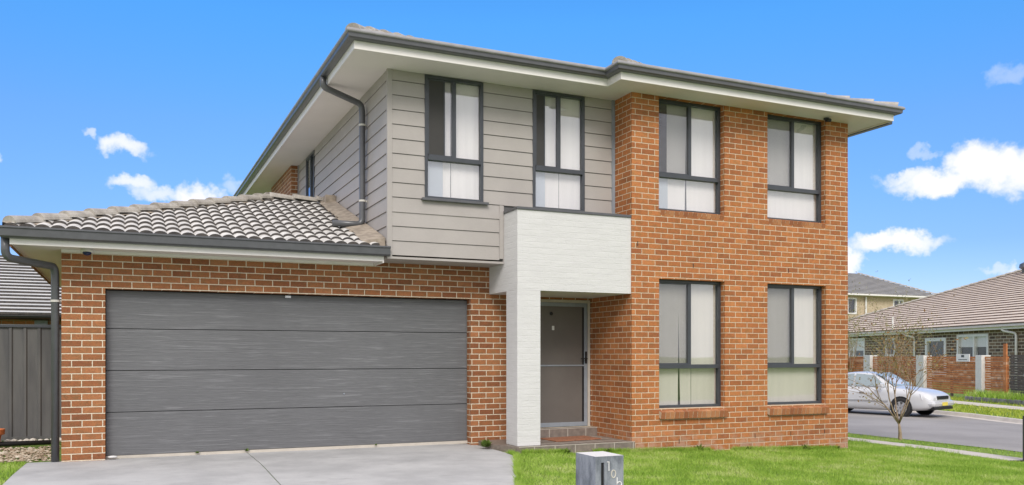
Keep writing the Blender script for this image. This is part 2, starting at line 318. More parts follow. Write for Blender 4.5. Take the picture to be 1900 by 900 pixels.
# ------------------------------------------------------------------ mesh helpers
ID = lambda x, y, z: (x, y, z)
class MB:
    def __init__(s, T=ID): s.v = []; s.f = []; s.mi = []; s.T = T; s.cur = 0
    def add(s, vs, fs):
        o = len(s.v); s.v += [s.T(*p) for p in vs]
        for f in fs: s.f.append([o + i for i in f]); s.mi.append(s.cur)
        return s
    def box(s, x0, x1, y0, y1, z0, z1):
        return s.add([(x, y, z) for x in (x0, x1) for y in (y0, y1) for z in (z0, z1)],
                     [(0, 1, 3, 2), (4, 6, 7, 5), (0, 4, 5, 1), (2, 3, 7, 6), (0, 2, 6, 4), (1, 5, 7, 3)])
    def prism(s, pts, z0, z1):      # polygon in plan, extruded in z
        k = len(pts)
        zz = (lambda v, p: v(*p) if callable(v) else v)
        return s.add([(x, y, zz(z0, (x, y))) for x, y in pts] + [(x, y, zz(z1, (x, y))) for x, y in pts],
                     [tuple(range(k))[::-1], tuple(range(k, 2 * k))] + [(i, (i + 1) % k, k + (i + 1) % k, k + i) for i in range(k)])
    def prof(s, pts, x0, x1):       # (y,z) polygon extruded along x
        k = len(pts)
        return s.add([(x0, y, z) for y, z in pts] + [(x1, y, z) for y, z in pts],
                     [tuple(range(k)), tuple(range(k, 2 * k))[::-1]] + [(i, k + i, k + (i + 1) % k, (i + 1) % k) for i in range(k)])
    def quad(s, *p): return s.add(list(p), [tuple(range(len(p)))])
    def tube(s, pts, r, k=10, cap=True):
        pts = [Vector(p) for p in pts]; rs = r if isinstance(r, (list, tuple)) else [r] * len(pts)
        vs = []; fs = []; up = Vector((.03, .02, 1)).normalized(); prev = None
        for i, p in enumerate(pts):
            a = pts[max(i - 1, 0)]; b = pts[min(i + 1, len(pts) - 1)]; d = (b - a).normalized()
            if prev is None:
                e1 = d.cross(up if abs(d.dot(up)) < .95 else Vector((1, 0, 0))).normalized()
            else:
                e1 = (prev - d * prev.dot(d)).normalized()
            e2 = d.cross(e1); prev = e1
            for j in range(k):
                t = 2 * math.pi * j / k; vs.append(tuple(p + (e1 * math.cos(t) + e2 * math.sin(t)) * rs[i]))
        for i in range(len(pts) - 1):
            for j in range(k): fs.append((i * k + j, i * k + (j + 1) % k, (i + 1) * k + (j + 1) % k, (i + 1) * k + j))
        if cap: fs.append(tuple(range(k))[::-1]); fs.append(tuple(range((len(pts) - 1) * k, len(pts) * k)))
        return s.add(vs, fs)
    def lathe(s, c, prof, k=20, axis='z'):
        vs = []; fs = []
        for r_, h in prof:
            for j in range(k):
                t = 2 * math.pi * j / k; a, b_ = r_ * math.cos(t), r_ * math.sin(t)
                vs.append((c[0] + a, c[1] + b_, c[2] + h) if axis == 'z' else (c[0] + a, c[1] + h, c[2] + b_) if axis == 'y' else (c[0] + h, c[1] + a, c[2] + b_))
        for i in range(len(prof) - 1):
            for j in range(k): fs.append((i * k + j, i * k + (j + 1) % k, (i + 1) * k + (j + 1) % k, (i + 1) * k + j))
        fs.append(tuple(range(k))[::-1]); fs.append(tuple(range((len(prof) - 1) * k, len(prof) * k)))
        return s.add(vs, fs)
    def wall(s, x0, x1, z0, z1, y0, y1, holes=()):      # wall slab with openings and their reveals
        xs = sorted({x0, x1, *[v for h in holes for v in h[:2] if x0 < v < x1]}); zs = sorted({z0, z1, *[v for h in holes for v in h[2:] if z0 < v < z1]})
        def solid(i, j):
            if i < 0 or j < 0 or i >= len(xs) - 1 or j >= len(zs) - 1: return False
            a, b_ = (xs[i] + xs[i + 1]) / 2, (zs[j] + zs[j + 1]) / 2
            return not any(h[0] < a < h[1] and h[2] < b_ < h[3] for h in holes)
        for i in range(len(xs) - 1):
            for j in range(len(zs) - 1):
                if not solid(i, j): continue
                a, b_, c, d = xs[i], xs[i + 1], zs[j], zs[j + 1]
                s.quad((a, y0, c), (b_, y0, c), (b_, y0, d), (a, y0, d)); s.quad((a, y1, c), (a, y1, d), (b_, y1, d), (b_, y1, c))
                if not solid(i - 1, j): s.quad((a, y0, c), (a, y0, d), (a, y1, d), (a, y1, c))
                if not solid(i + 1, j): s.quad((b_, y0, c), (b_, y1, c), (b_, y1, d), (b_, y0, d))
                if not solid(i, j - 1): s.quad((a, y0, c), (a, y1, c), (b_, y1, c), (b_, y0, c))
                if not solid(i, j + 1): s.quad((a, y0, d), (b_, y0, d), (b_, y1, d), (a, y1, d))
        return s
    def build(s, name, mats, parent=None, smooth=False, bevel=0, kind=None):
        o_ = Vector((0, 0, 0)); q = parent
        while q is not None: o_ += q.location; q = q.parent
        me = bpy.data.meshes.new(name)
        vs = s.v
        base = Vector((0, 0, 0))
        if parent is None and vs:       # origin at the thing's base centre
            a = np.array(vs); base = Vector((float((a[:, 0].min() + a[:, 0].max()) / 2), float((a[:, 1].min() + a[:, 1].max()) / 2), float(a[:, 2].min())))
            if kind: base = Vector((0, 0, 0))
            o_ = base
        me.from_pydata([(x - o_.x, y - o_.y, z - o_.z) for x, y, z in vs], [], s.f)
        if not isinstance(mats, (list, tuple)): mats = [mats]
        for m_ in mats: me.materials.append(m_)
        if len(mats) > 1: me.polygons.foreach_set('material_index', s.mi)
        if smooth: me.polygons.foreach_set('use_smooth', [True] * len(me.polygons))
        ob = bpy.data.objects.new(name, me); col.objects.link(ob); ob.location = base
        if parent: ob.parent = parent
        if bevel:
            bm_ = ob.modifiers.new('bevel', 'BEVEL'); bm_.width = bevel; bm_.segments = 2; bm_.limit_method = 'ANGLE'
        if kind: ob['kind'] = kind
        return ob
def thing(name, label, cat, loc, group=None):
    o = bpy.data.objects.new(name, None); col.objects.link(o); o.location = loc; o['label'] = label; o['category'] = cat
    o.empty_display_size = .2
    if group: o['group'] = group
    return o
def tag(o, label, cat, group=None):
    o['label'] = label; o['category'] = cat
    if group: o['group'] = group
    return o
def fan(path, off):   # offset a plan polyline to its right-hand side (outward for paths running anticlockwise seen from above -> use sign)
    out = []
    for i, p in enumerate(path):
        p = Vector(p)
        ds = []
        if i > 0: ds.append((p - Vector(path[i - 1])).normalized())
        if i < len(path) - 1: ds.append((Vector(path[i + 1]) - p).normalized())
        ns = [Vector((d.y, -d.x)) for d in ds]
        if len(ns) == 1: out.append(p + ns[0] * off)
        else:
            b_ = (ns[0] + ns[1]); b_ = b_ / max(b_.length_squared, 1e-6) * 2
            out.append(p + b_ * off)
    return out
def sweep(mb, path, prof, closed=False):   # profile of (outward, z) swept along a plan path; outward = right-hand side
    k = len(prof); vs = []; fs = []
    cols = [fan(path, o_) for o_, _ in prof]
    for i in range(len(path)):
        for j in range(k): vs.append((cols[j][i].x, cols[j][i].y, prof[j][1]))
    for i in range(len(path) - 1):
        for j in range(k): fs.append((i * k + j, i * k + (j + 1) % k, (i + 1) * k + (j + 1) % k, (i + 1) * k + j))
    fs.append(tuple(range(k))); fs.append(tuple(range((len(path) - 1) * k, len(path) * k))[::-1])
    mb.add(vs, fs)
def bend(pts, r=.09, k=4):     # round the corners of a pipe path
    pts = [Vector(p) for p in pts]; out = [pts[0]]
    for i in range(1, len(pts) - 1):
        a, b_, c = pts[i - 1], pts[i], pts[i + 1]; d1 = (a - b_).normalized(); d2 = (c - b_).normalized()
        rr = min(r, (a - b_).length * .45, (c - b_).length * .45); p0, p2 = b_ + d1 * rr, b_ + d2 * rr
        for q in range(k + 1):
            t = q / k; out.append(p0 * (1 - t) ** 2 + b_ * 2 * t * (1 - t) + p2 * t * t)
    out.append(pts[-1]); return [tuple(p) for p in out]

# ------------------------------------------------------------------ the lie of the land
GX = [(-90, -.02), (-3, -.02), (4.55, -.03), (5.2, -.06), (7.1, -.13), (11.54, -.285), (14., -.40), (15.4, -.47), (24., -.66), (27., -.63), (33., -.55), (42., -.35), (60., .3), (120., .3)]
def gz(x, y):
    return float(np.interp(x, [a for a, _ in GX], [b for _, b in GX])) - .015 * max(0., min(11.3, 11.3) - max(y, -20.)) * (1 if y < 11.3 else 0)
xs = sorted({a for a, _ in GX} | set(range(-88, 120, 8)) | {-200., 200., 600., -600.}); ys = [-600, -200, -60, -20, 0, 5, 11.3, 20, 40, 80, 140, 300, 900]
mb = MB(); vs = [(x, y, gz(x, y)) for y in ys for x in xs]
mb.add(vs, [(j * len(xs) + i, j * len(xs) + i + 1, (j + 1) * len(xs) + i + 1, (j + 1) * len(xs) + i) for j in range(len(ys) - 1) for i in range(len(xs) - 1)])
mb.build('ground', M['turf'], kind='structure')
def strip(left, right, off, nseg, ncross, thick=0.):   # sheet between two polylines that follows the land
    def res(pl):
        pl = [Vector(p) for p in pl]; L = [0]
        for a, b_ in zip(pl, pl[1:]): L.append(L[-1] + (b_ - a).length)
        out = []
        for q in range(nseg + 1):
            t = L[-1] * q / nseg; out.append((float(np.interp(t, L, [p.x for p in pl])), float(np.interp(t, L, [p.y for p in pl]))))
        return out
    A, B = res(left), res(right); mb = MB(); vs = []
    for a, b_ in zip(A, B):
        for j in range(ncross + 1):
            t = j / ncross; x, y = a[0] * (1 - t) + b_[0] * t, a[1] * (1 - t) + b_[1] * t; vs.append((x, y, gz(x, y) + off))
    W = ncross + 1
    fs = [(i * W + j, i * W + j + 1, (i + 1) * W + j + 1, (i + 1) * W + j) for i in range(nseg) for j in range(ncross)]
    mb.add(vs, fs)
    if thick:
        for (line, fl) in ((A, 0), (B, 1)):
            for a, b_ in zip(line, line[1:]):
                za, zb = gz(*a) + off, gz(*b_) + off
                mb.quad((*a, za), (*b_, zb), (*b_, zb - thick), (*a, za - thick))
    return mb
# driveway: two bays either side of a control joint
dl = [(-1.13, 12.44), (-1.14, 12.2), (-1.17, 11.2), (-1.28, 6), (-1.45, -2)]; dj = [(1.562, 12.52), (1.562, 12.3), (1.56, 11.0), (1.45, 6), (1.2, -2)]
dr = [(4.98, 12.52), (4.98, 12.3), (4.95, 10.85), (4.12, 9.0), (3.86, 8.4), (2.95, 6.2), (2.2, -2)]
mb = strip(dl, [(x - .007, y) for x, y in dj], .014, 60, 10, .06); b2 = strip([(x + .007, y) for x, y in dj], dr, .014, 60, 14, .06)
mb.add(b2.v, b2.f); mb.build('driveway', M['drive'], kind='structure')
strip([(-60, -2.6), (11.5, -2.6)], [(-60, -3.9), (11.5, -3.9)], .02, 90, 3, .05).build('front_footpath', M['concrete_far'], kind='structure')
strip([(-80, -6.5), (15.4, -6.5), (80, -6.5)], [(-80, -14.5), (15.4, -14.5), (80, -14.5)], .03, 200, 12).build('front_road', M['asphalt'], kind='structure')
strip([(13.25, y) for y in (60, 20, 9.5)], [(14.0, y) for y in (60, 20, 9.5)], .02, 80, 2, .05).build('footpath', M['concrete_far'], kind='structure')
KERB = [(19.5, 2), (21.8, 10), (24.0, 16.8), (24.95, 19.3), (25.4, 21.5), (25.1, 25), (23.9, 31), (22.2, 40), (20, 62), (18, 90)]
NEAR = [(15.4, 2), (15.4, 10), (15.4, 16), (15.4, 20), (15.4, 24), (15.4, 28), (15.4, 34), (15.2, 42), (13, 62), (11, 90)]
strip(NEAR, KERB, .012, 200, 30).build('road', M['asphalt'], kind='structure')
def off(pl, d): return [tuple(p) for p in fan(pl, d)]
mb = MB(); prof = [(0, .0), (.01, .12), (.15, .125), (.15, -.02), (-.28, -.0), (-.28, .018)]
vs = []; K2 = []
for a, b_ in zip(KERB, KERB[1:]):
    for q in range(8): K2.append((a[0] + (b_[0] - a[0]) * q / 8, a[1] + (b_[1] - a[1]) * q / 8))
pr_ = [(-.30, .016), (-.02, .020), (.03, .12), (.16, .125), (.16, -.1)]
cs = [fan(K2, o_) for o_, _ in pr_]
for i in range(len(K2)):
    for j, (o_, h) in enumerate(pr_): vs.append((cs[j][i].x, cs[j][i].y, gz(cs[j][i].x, cs[j][i].y) + h))
mb.add(vs, [(i * 5 + j, i * 5 + j + 1, (i + 1) * 5 + j + 1, (i + 1) * 5 + j) for i in range(len(K2) - 1) for j in range(4)])
mb.build('kerb', M['concrete_far'], kind='structure')
F0, FT = Vector((23.7, 17.7)), Vector((math.sin(R(19)), math.cos(R(19)))); FN = Vector((FT.y, -FT.x))
def fp(nn, tt): v = F0 + FN * nn + FT * tt; return (v.x, v.y)
farL = off(K2, .16); 
strip(farL, [(p[0] + 14, p[1] - 4) for p in farL], .11, 160, 24).build('verge', M['turf'], kind='structure')
strip([fp(3.15, t) for t in (-18, 0, 30)], [fp(4.2, t) for t in (-18, 0, 30)], .135, 80, 3).build('far_footpath', M['concrete_far'], kind='structure')

# ------------------------------------------------------------------ roof tiles
def tiles(mb, T, umin, umax, vlen, tanp, course=.32, wave=.165, amp=.034, thick=.032, segs=8, half=None):
    """T maps plan (u along the eave, v up the slope in plan, z) to the world; umin/umax(v) bound the slope."""
    cosp = 1 / math.sqrt(1 + tanp * tanp); dv = course * cosp; nr = int(math.ceil(vlen / dv)); 
    mb.T = T
    for r in range(nr):
        v0, v1 = r * dv, min((r + 1) * dv, vlen)
        a0, b0, a1, b1 = umin(v0), umax(v0), umin(v1), umax(v1)
        lo, hi = min(a0, a1), max(b0, b1)
        if hi - lo < .02: continue
        sh = 0 if segs < 3 else (r % 2) * wave * .5 * 0
        st = wave / segs; i0, i1 = math.floor(lo / st), math.ceil(hi / st)
        us = [i * st + sh for i in range(i0, i1 + 1)]
        if segs < 3: us = [lo, hi]
        def h(u):
            ph = (u / wave) % 1.0
            return amp * (max(0., math.sin(math.pi * ph)) ** .65) if amp else 0
        jit = [random.uniform(-.004, .004) for _ in us]
        L, U, D = [], [], []
        for q, u in enumerate(us):
            uc0, uc1 = min(max(u, a0), b0), min(max(u, a1), b1)
            L.append((uc0, v0 - .02, v0 * tanp + h(u) + thick + .004)); U.append((uc1, v1, v1 * tanp + h(u) + .004))
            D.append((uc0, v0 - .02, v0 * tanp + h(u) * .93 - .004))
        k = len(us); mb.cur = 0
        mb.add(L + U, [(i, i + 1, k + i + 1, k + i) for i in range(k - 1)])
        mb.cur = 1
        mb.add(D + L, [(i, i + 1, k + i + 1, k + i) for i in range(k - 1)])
    mb.cur = 0
def caps(mb, A, B, r=.115, step=.40, bed=True):      # overlapping hip or ridge tiles from A up to B
    A, B = Vector(A), Vector(B); d = (B - A); L = d.length; d.normalize(); side = d.cross(Vector((0, 0, 1))).normalized(); up = side.cross(d)
    k = 8; t = 0
    while t < L:
        t1 = min(t + step + .03, L); vs = []
        for (tt, rr, lift) in ((t, r * 1.0, .030), (t + .03, r * 1.0, .030), (t1, r * .9, .002)):
            for j in range(k + 1):
                th = math.pi * j / k
                vs.append(tuple(A + d * tt + side * (rr * math.cos(th)) + up * (rr * .8 * math.sin(th) + lift - .02)))
        fs = [(i * (k + 1) + j, i * (k + 1) + j + 1, (i + 1) * (k + 1) + j + 1, (i + 1) * (k + 1) + j) for i in range(2) for j in range(k)]
        fs.append(tuple(range(k + 1)))
        mb.add(vs, fs); t += step

# =================================================================== THE HOUSE
house = thing('two_storey_house', 'two-storey brick house with grey double garage door, taupe weatherboards and white painted porch', 'house', (5.5, 12.4, 0))
YG, YC, YP, YM, YE, XL = 12.36, 11.80, 11.30, 11.28, 12.53, 3.40
SOF = 5.41
# garage walls
o = MB().wall(-.741, 5.50, -.25, 2.80, YG, YG + .23, [(-.235, 4.872, -.3, 2.226)])
o.wall(5.18, 5.50, -.25, 2.45, YG + .232, YE, [])
TL = lambda x, y, z: (-.741 + y, YG - x, z)
o.T = lambda x, y, z: (-.741 + y, YG + .2305 - x, z)
o.wall(-6.6, -.002, -.25, 2.72, 0, .23, [])
garage_wall = o.build('garage_wall', M['brick_g'], house)
# entry recess: back wall and threshold
o = MB().wall(5.505, 7.35, -.1, 2.45, YE, YE + .2, [(5.95, 7.098, .172, 2.275)])
o.build('entry_wall', M['brick_g'], house)
# main brick block
WU = [(7.605, 8.872, 3.635, 5.409), (9.756, 11.03, 3.635, 5.409)]; WL = [(7.61, 8.88, .52, 2.555), (9.756, 11.04, .52, 2.555)]
o = MB().wall(7.11, 11.54, -.7, SOF, YM, YM + .23, [*WU, *WL])
o.box(7.11, 7.34, YM + .2305, YE + .21, -.4, 2.6); o.box(7.11, 7.34, YM + .2305, YC + .25, 2.6, SOF)
o.box(11.31, 11.54, YM + .2305, 22, -.8, SOF)
o.build('brick_front_wall', M['brick_m'], house)
# brick at the rear of the upper left side
o = MB().box(3.23, 3.46, 18.62, 21.1, 2.74, SOF); o.box(4.0, 4.2, 21.1, 24.6, 2.74, SOF); o.box(3.23, 4.1, 21.1, 21.33, 2.74, SOF); o.build('upper_rear_wall', M['brick_g'], house)
o = MB().box(4.2, 11.3, 24.4, 24.6, 0, SOF); o.build('rear_wall', M['brick_g'], house)

# weatherboards
BZ = [5.05 - .207 * k for k in range(12)]
def boards(mb, x0, x1, z0, z1, holes=()):
    lines = sorted({round(v, 4) for v in ([5.257, 5.464] + BZ)})
    xs_ = sorted({x0, x1, *[v for h in holes for v in h[:2] if x0 < v < x1]})
    for i in range(len(xs_) - 1):
        a, b_ = xs_[i], xs_[i + 1]; xm = (a + b_) / 2
        hz = sorted([(h[2], h[3]) for h in holes if h[0] < xm < h[1]])
        for za, zb in zip(lines, lines[1:]):
            lo, hi = max(za, z0), min(zb, z1)
            if hi - lo < .003: continue
            segs_ = [(lo, hi)]
            for h0, h1 in hz:
                ns = []
                for s0, s1 in segs_:
                    if h1 <= s0 or h0 >= s1: ns.append((s0, s1)); continue
                    if s0 < h0: ns.append((s0, h0))
                    if h1 < s1: ns.append((h1, s1))
                segs_ = ns
            for s0, s1 in segs_:
                g0 = .007 if abs(s0 - za) < 1e-4 and s0 > z0 + .01 else 0
                f = lambda z: -.020 + .014 * (z - za) / .207
                mb.prof([(f(s0), s0 + g0), (.0, s0 + g0), (.0, s1), (f(s1), s1)], a, b_)
TC = lambda x, y, z: (x, YC + y, z)
TS = lambda x, y, z: (XL + y, YC - x, z)      # upper left side wall, facing -X
H1 = (3.935, 4.845, 3.61, 5.40); H2 = (5.66, 6.56, 3.58, 5.40)
o = MB(TC); boards(o, 3.452, 7.055, 3.60 - .207, SOF - .002, [H1, H2, (5.185, 7.2, 3.0, 3.602)])
boards(o, 3.452, 5.105, 2.76, 3.60 - .2071)
o.cur = 1; o.T = ID
hs = [H1, H2]
bk = MB().wall(3.405, 7.10, 2.78, SOF, YC + .002, YC + .12, [H1, H2, (5.19, 7.2, 2.7, 3.45)])
o.add(bk.v, bk.f)
o.T = TC; o.cur = 0
o.box(XL - .022, 3.45, -.022, -.0, 2.735, SOF)                      # corner boards
o.box(5.107, 5.172, -.022, 0, 2.80, 3.602)
cl = o.build('weatherboard_front', [M['clad'], M['darkroom']], house)
o = MB(TS); SW = (-5.94, -5.12, 3.6, 5.38)
boards(o, -6.76, -.028, 2.76, SOF - .002, [SW]); o.box(-.027, 0.0, -.022, 0, 2.735, SOF); o.box(-6.815, -6.762, -.03, 0.05, 2.76, SOF)
o.wall(-6.81, -.13, 2.76, SOF, .002, .12, [SW])
o.build('weatherboard_side', M['clad'], house)
MB().box(7.057, 7.108, YC - .03, YC, 3.5, SOF).build('corner_trim', M['frame_lt'], house)
MB(TS).box(-6.815, -6.764, -.035, -.03, 2.76, SOF).build('corner_trim', M['frame_lt'], house)
MB().box(3.38, 5.178, YC - .024, YG - .002, 2.725, 2.757).build('overhang_soffit', M['clad'], house)
MB().box(5.1705, 5.1785, YC - .022, YG - .002, 2.745, 3.56).build('box_end_panel', M['clad'], house)

# porch: white painted brick portal
o = MB().wall(5.182, 7.108, 2.306, 3.475, YP, YP + .11)
o.box(5.182, 5.556, YP, YP + .40, .035, 2.3058)
o.box(5.182, 5.30, YP + .1105, YG - .001, 2.306, 3.475)
o.box(5.3005, 7.108, YP + .1105, YE - .001, 2.306, 2.42)
o.build('porch_portal', M['brick_white'], house, bevel=.006)
o = MB().box(5.168, 7.108, YP - .018, YP + .15, 3.476, 3.515); o.box(5.168, 5.32, YP + .1505, YC - .025, 3.476, 3.515)
o.box(5.32, 7.108, YP + .151, YC - .03, 3.40, 3.44)
o.build('parapet_capping', M['dark'], house, bevel=.004)

# porch floor with tile joints
o = MB()
pts = [(5.155, 11.19), (7.108, 11.19), (7.108, 12.52), (5.0, 12.355), (4.93, 11.80)]
o.prism(pts, -.25, .034)
po = o.build('porch_floor', M['tileflat'], house)
o = MB()
for k in range(6): x = 5.40 + k * .335; o.box(x, x + .009, 11.1875, 11.19, -.2, .0345)
for k in range(5): x = 5.62 + k * .335; o.box(x, x + .009, 11.19, 12.33, .034, .0358)
for y in (11.50, 11.84, 12.17): o.box(5.56, 7.1, y, y + .009, .034, .0356)
o.box(5.155, 7.108, 11.186, 11.20, .030, .037)
for k in range(6): x = 5.55 + k * .335; o.box(x, x + .009, 12.3375, 12.34, .035, .168)
o.box(5.50, 7.108, 12.336, 12.346, .163, .1705)
o.build('grout_lines', M['grout'], po)
MB().box(5.51, 7.107, 12.34, YE - .002, .0342, .168).build('threshold_step', M['tileflat'], house)

# soffit, fascia, gutter of the upper roof
EV = [(2.75, 25.1), (2.75, 11.15), (6.61, 11.15), (6.61, 10.78), (12.08, 10.78), (12.08, 25.1)]
def rev(p): return p[::-1]
# path direction: left side first, heading -Y then +X: right-hand side is -X / -Y = outward ... check sign below
o = MB()
o.prism([(2.77, 25.1), (2.77, 11.17), (6.63, 11.17), (6.63, 10.80), (12.06, 10.80), (12.06, 25.1)], SOF + .001, SOF + .02)
o.build('soffit', M['cream'], house)
o = MB(); sweep(o, EV, [(0, SOF - .015), (0, 5.58), (-.02, 5.58), (-.02, SOF - .015)]); o.build('fascia', M['fascia'], house)
gut = [(.002, 5.502), (.075, 5.505), (.105, 5.525), (.112, 5.60), (.128, 5.607), (.128, 5.627), (.108, 5.631), (.100, 5.535), (.07, 5.515), (.002, 5.513)]
gut2 = [(.002, 5.502), (.078, 5.505), (.100, 5.518), (.105, 5.572), (.100, 5.622), (.092, 5.622), (.094, 5.53), (.07, 5.515), (.002, 5.513)]
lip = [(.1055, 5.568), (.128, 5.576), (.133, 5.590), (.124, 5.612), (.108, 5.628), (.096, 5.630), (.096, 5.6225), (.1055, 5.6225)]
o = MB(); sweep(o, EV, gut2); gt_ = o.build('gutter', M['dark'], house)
o = MB(); sweep(o, EV, lip); o.build('gutter_lip', plain('gutter lip painted sky sheen', (.27, .265, .27), .4, .15, 5), gt_)  # sky sheen on the lip is put into its paler colour
# rear part of the right side eave sits lower, boxed in white
o = MB().box(11.60, 12.14, 12.3, 20, 5.34, 5.395); o.build('boxed_eave', M['fascia'], house)
MB().box(12.145, 12.24, 10.95, 12.3, 5.40, 5.47).build('eave_flashing', M['dark'], house)
# upper roof
tp = math.tan(R(18.9)); rf = MB()
X0, X1, Y0, Y1 = 2.72, 12.12, 11.11, 25.2; hw = (X1 - X0) / 2; ZR = 5.572; YB, XB = 10.74, 6.56
tiles(rf, lambda u, v, z: (u, Y0 + v, ZR + z), lambda v: X0 + v, lambda v: X1 - v, hw, tp)
tiles(rf, lambda u, v, z: (u, YB + v, ZR + z), lambda v: XB + v, lambda v: X1 - v, 2.7, tp)
tiles(rf, lambda u, v, z: (X0 + v, u, ZR + z), lambda v: Y0 + v, lambda v: Y1 - v, hw, tp, segs=6)
tiles(rf, lambda u, v, z: (XB + v, u, ZR + z), lambda v: YB + v, lambda v: 13.4, 2.7, tp, segs=6)
tiles(rf, lambda u, v, z: (X1 - v, u, ZR + z), lambda v: YB + v, lambda v: Y1 - v, hw, tp, segs=6)
tiles(rf, lambda u, v, z: (u, Y1 - v, ZR + z), lambda v: X0 + v, lambda v: X1 - v, hw, tp, segs=2, amp=0)
rf.T = ID
uroof = rf.build('upper_roof', [M['tile'], M['tile_edge_shade']], house)
zr = ZR + hw * tp
RL = [((a0_, a1_, ZR + .035), (a0_ + sx * hw, a1_ + sy * hw, zr + .05)) for a0_, a1_, sx, sy in ((X0, Y0, 1, 1), (X0, Y1, 1, -1), (X1, Y1, -1, -1))]
RL += [((X1, YB, ZR + .035), (X1 - 2.7, YB + 2.7, ZR + 2.7 * tp + .05)), ((XB, YB, ZR + .035), (XB + 2.7, YB + 2.7, ZR + 2.7 * tp + .05)), ((X0 + hw, Y0 + hw, zr + .05), (X0 + hw, Y1 - hw, zr + .05))]
for A_, B_ in RL:
    o = MB(); caps(o, A_, B_); o.build('ridge_tiles', M['ridge'], uroof)

# lower eave and garage roof
G0 = [(-1.26, 19.0), (-1.26, 11.83), (3.345, 11.83)]
o = MB().prism([(-1.24, 19), (-1.24, 11.85), (3.33, 11.85), (3.33, 12.358), (-.743, 12.358), (-.743, 19)], 2.708, 2.722)
o.build('garage_soffit', M['cream'], house)
o = MB(); sweep(o, G0, [(0, 2.685), (0, 2.84), (-.02, 2.84), (-.02, 2.685)]); o.box(3.325, 3.345, 11.8305, 12.3, 2.665, 2.82); o.box(-.74, 3.33, 12.33, 12.357, 2.672, 2.707); o.build('garage_fascia', M['fascia'], house)
sg = MB().box(-1.258, -1.243, 11.86, 18.9, 2.655, 2.684); sg.build('eave_batten', M['timber'], house)
G1 = [(-1.26, 19.0), (-1.26, 11.83), (3.41, 11.83)]
dz_ = 2.89 - 5.627
o = MB(); sweep(o, G1, [(a, b_ + dz_ - (.012 if b_ < 5.555 else 0)) for a, b_ in gut]); o.build('garage_gutter', M['dark'], house)
lr = MB(); tq = .328; gx0, gy0, gh = -1.31, 11.77, 3.60; ZL = 2.868
tiles(lr, lambda u, v, z: (u, gy0 + v, ZL + z), lambda v: gx0 + v, lambda v: 3.26, gh, tq, thick=.026, amp=.036)
tiles(lr, lambda u, v, z: (gx0 + v, u, ZL + z), lambda v: gy0 + v, lambda v: gy0 + 2 * gh - v, gh, tq, segs=6)
tiles(lr, lambda u, v, z: (u, gy0 + 2 * gh - v, ZL + z), lambda v: gx0 + v, lambda v: 3.38, gh, tq, segs=6)
lr.T = ID
lroof = lr.build('garage_roof', [M['tile'], M['tile_edge_shade']], house)
zt = ZL + gh * tq
o = MB(); caps(o, (gx0 + .05, gy0 + .05, ZL + .055), (gx0 + gh, gy0 + gh, zt + .05)); caps(o, (gx0, gy0 + 2 * gh, ZL + .05), (gx0 + gh, gy0 + gh, zt + .05)); caps(o, (gx0 + gh, gy0 + gh, zt + .05), (3.33, gy0 + gh, zt + .05))
o.build('hip_tiles', M['ridge'], lroof)
# mortar bedding under the hip and the abutment to the side wall
o = MB()
for k in range(22):
    t0, t1 = k / 22, (k + 1) / 22; w0, w1 = .12 + .05 * random.random(), .12 + .05 * random.random()
    a = (gx0 + gh * t0, gy0 + gh * t0, ZL + gh * tq * t0); b_ = (gx0 + gh * t1, gy0 + gh * t1, ZL + gh * tq * t1)
    o.add([(a[0] - .02, a[1] - .02, a[2] + .07), (a[0] + w0, a[1] - w0 * .2, a[2] + .075 - w0 * .33), (b_[0] + w1, b_[1] - w1 * .2, b_[2] + .075 - w1 * .33), (b_[0] - .02, b_[1] - .02, b_[2] + .07)], [(0, 1, 2, 3)])
o.build('hip_bedding', M['bedding'], lroof)
o = MB(); q = 14
for k in range(q):
    t0, t1 = k / q, (k + 1) / q; y0, y1 = gy0 + .10 + (gh - .1) * t0, gy0 + .10 + (gh - .1) * t1
    z0, z1 = ZL + (y0 - gy0) * tq, ZL + (y1 - gy0) * tq; wa = .33 - .10 * t0 + random.uniform(-.03, .03); wb = .33 - .10 * t1
    o.add([(3.375, y0, z0 + .13), (3.375 - wa, y0, z0 + .062), (3.375 - wa, y1, z1 + .066), (3.375, y1, z1 + .135), (3.375, y0, z0), (3.375 - wa, y0, z0)], [(0, 1, 2, 3), (0, 4, 5, 1)])
o.build('wall_flashing', M['bedding'], lroof)
MB().box(3.20, 3.376, gy0 + gh - .35, gy0 + gh + .02, zt - .02, zt + .12).build('ridge_end', M['bedding'], lroof)

# downpipes
def downpipe(pts, r, clips, name='downpipe', m_=None, parent=None, sub=True):
    o = MB(); o.tube(bend(pts, .10, 5), r, 14); p_ = o.build(name, m_ or M['dark'], parent, smooth=True)
    for c_, n_ in clips:
        q = MB(); q.lathe((c_[0], c_[1], c_[2]), [(r + .008, -.014), (r + .008, .014)], 16); q.box(min(c_[0], c_[0] + n_[0]), max(c_[0], c_[0] + n_[0]) + .01, min(c_[1], c_[1] + n_[1]), max(c_[1], c_[1] + n_[1]) + .01, c_[2] - .014, c_[2] + .014)
        q.build('pipe_clip', M['steelgalv'], p_)
    return p_
downpipe([(2.69, 12.82, 5.50), (2.69, 12.82, 5.36), (3.30, 12.93, 5.20), (3.315, 12.93, 5.05), (3.315, 12.93, 3.36), (2.86, 12.93, 3.355)], .047, [((3.315, 12.93, 4.88), (.08, 0)), ((3.315, 12.93, 3.72), (.08, 0))], parent=house)
downpipe([(-1.31, 11.88, 2.80), (-1.31, 11.88, 2.53), (-.83, 12.40, 2.49), (-.815, 12.42, 2.40), (-.815, 12.42, -.03)], .048, [((-.815, 12.42, 2.05), (.08, 0))], parent=house)

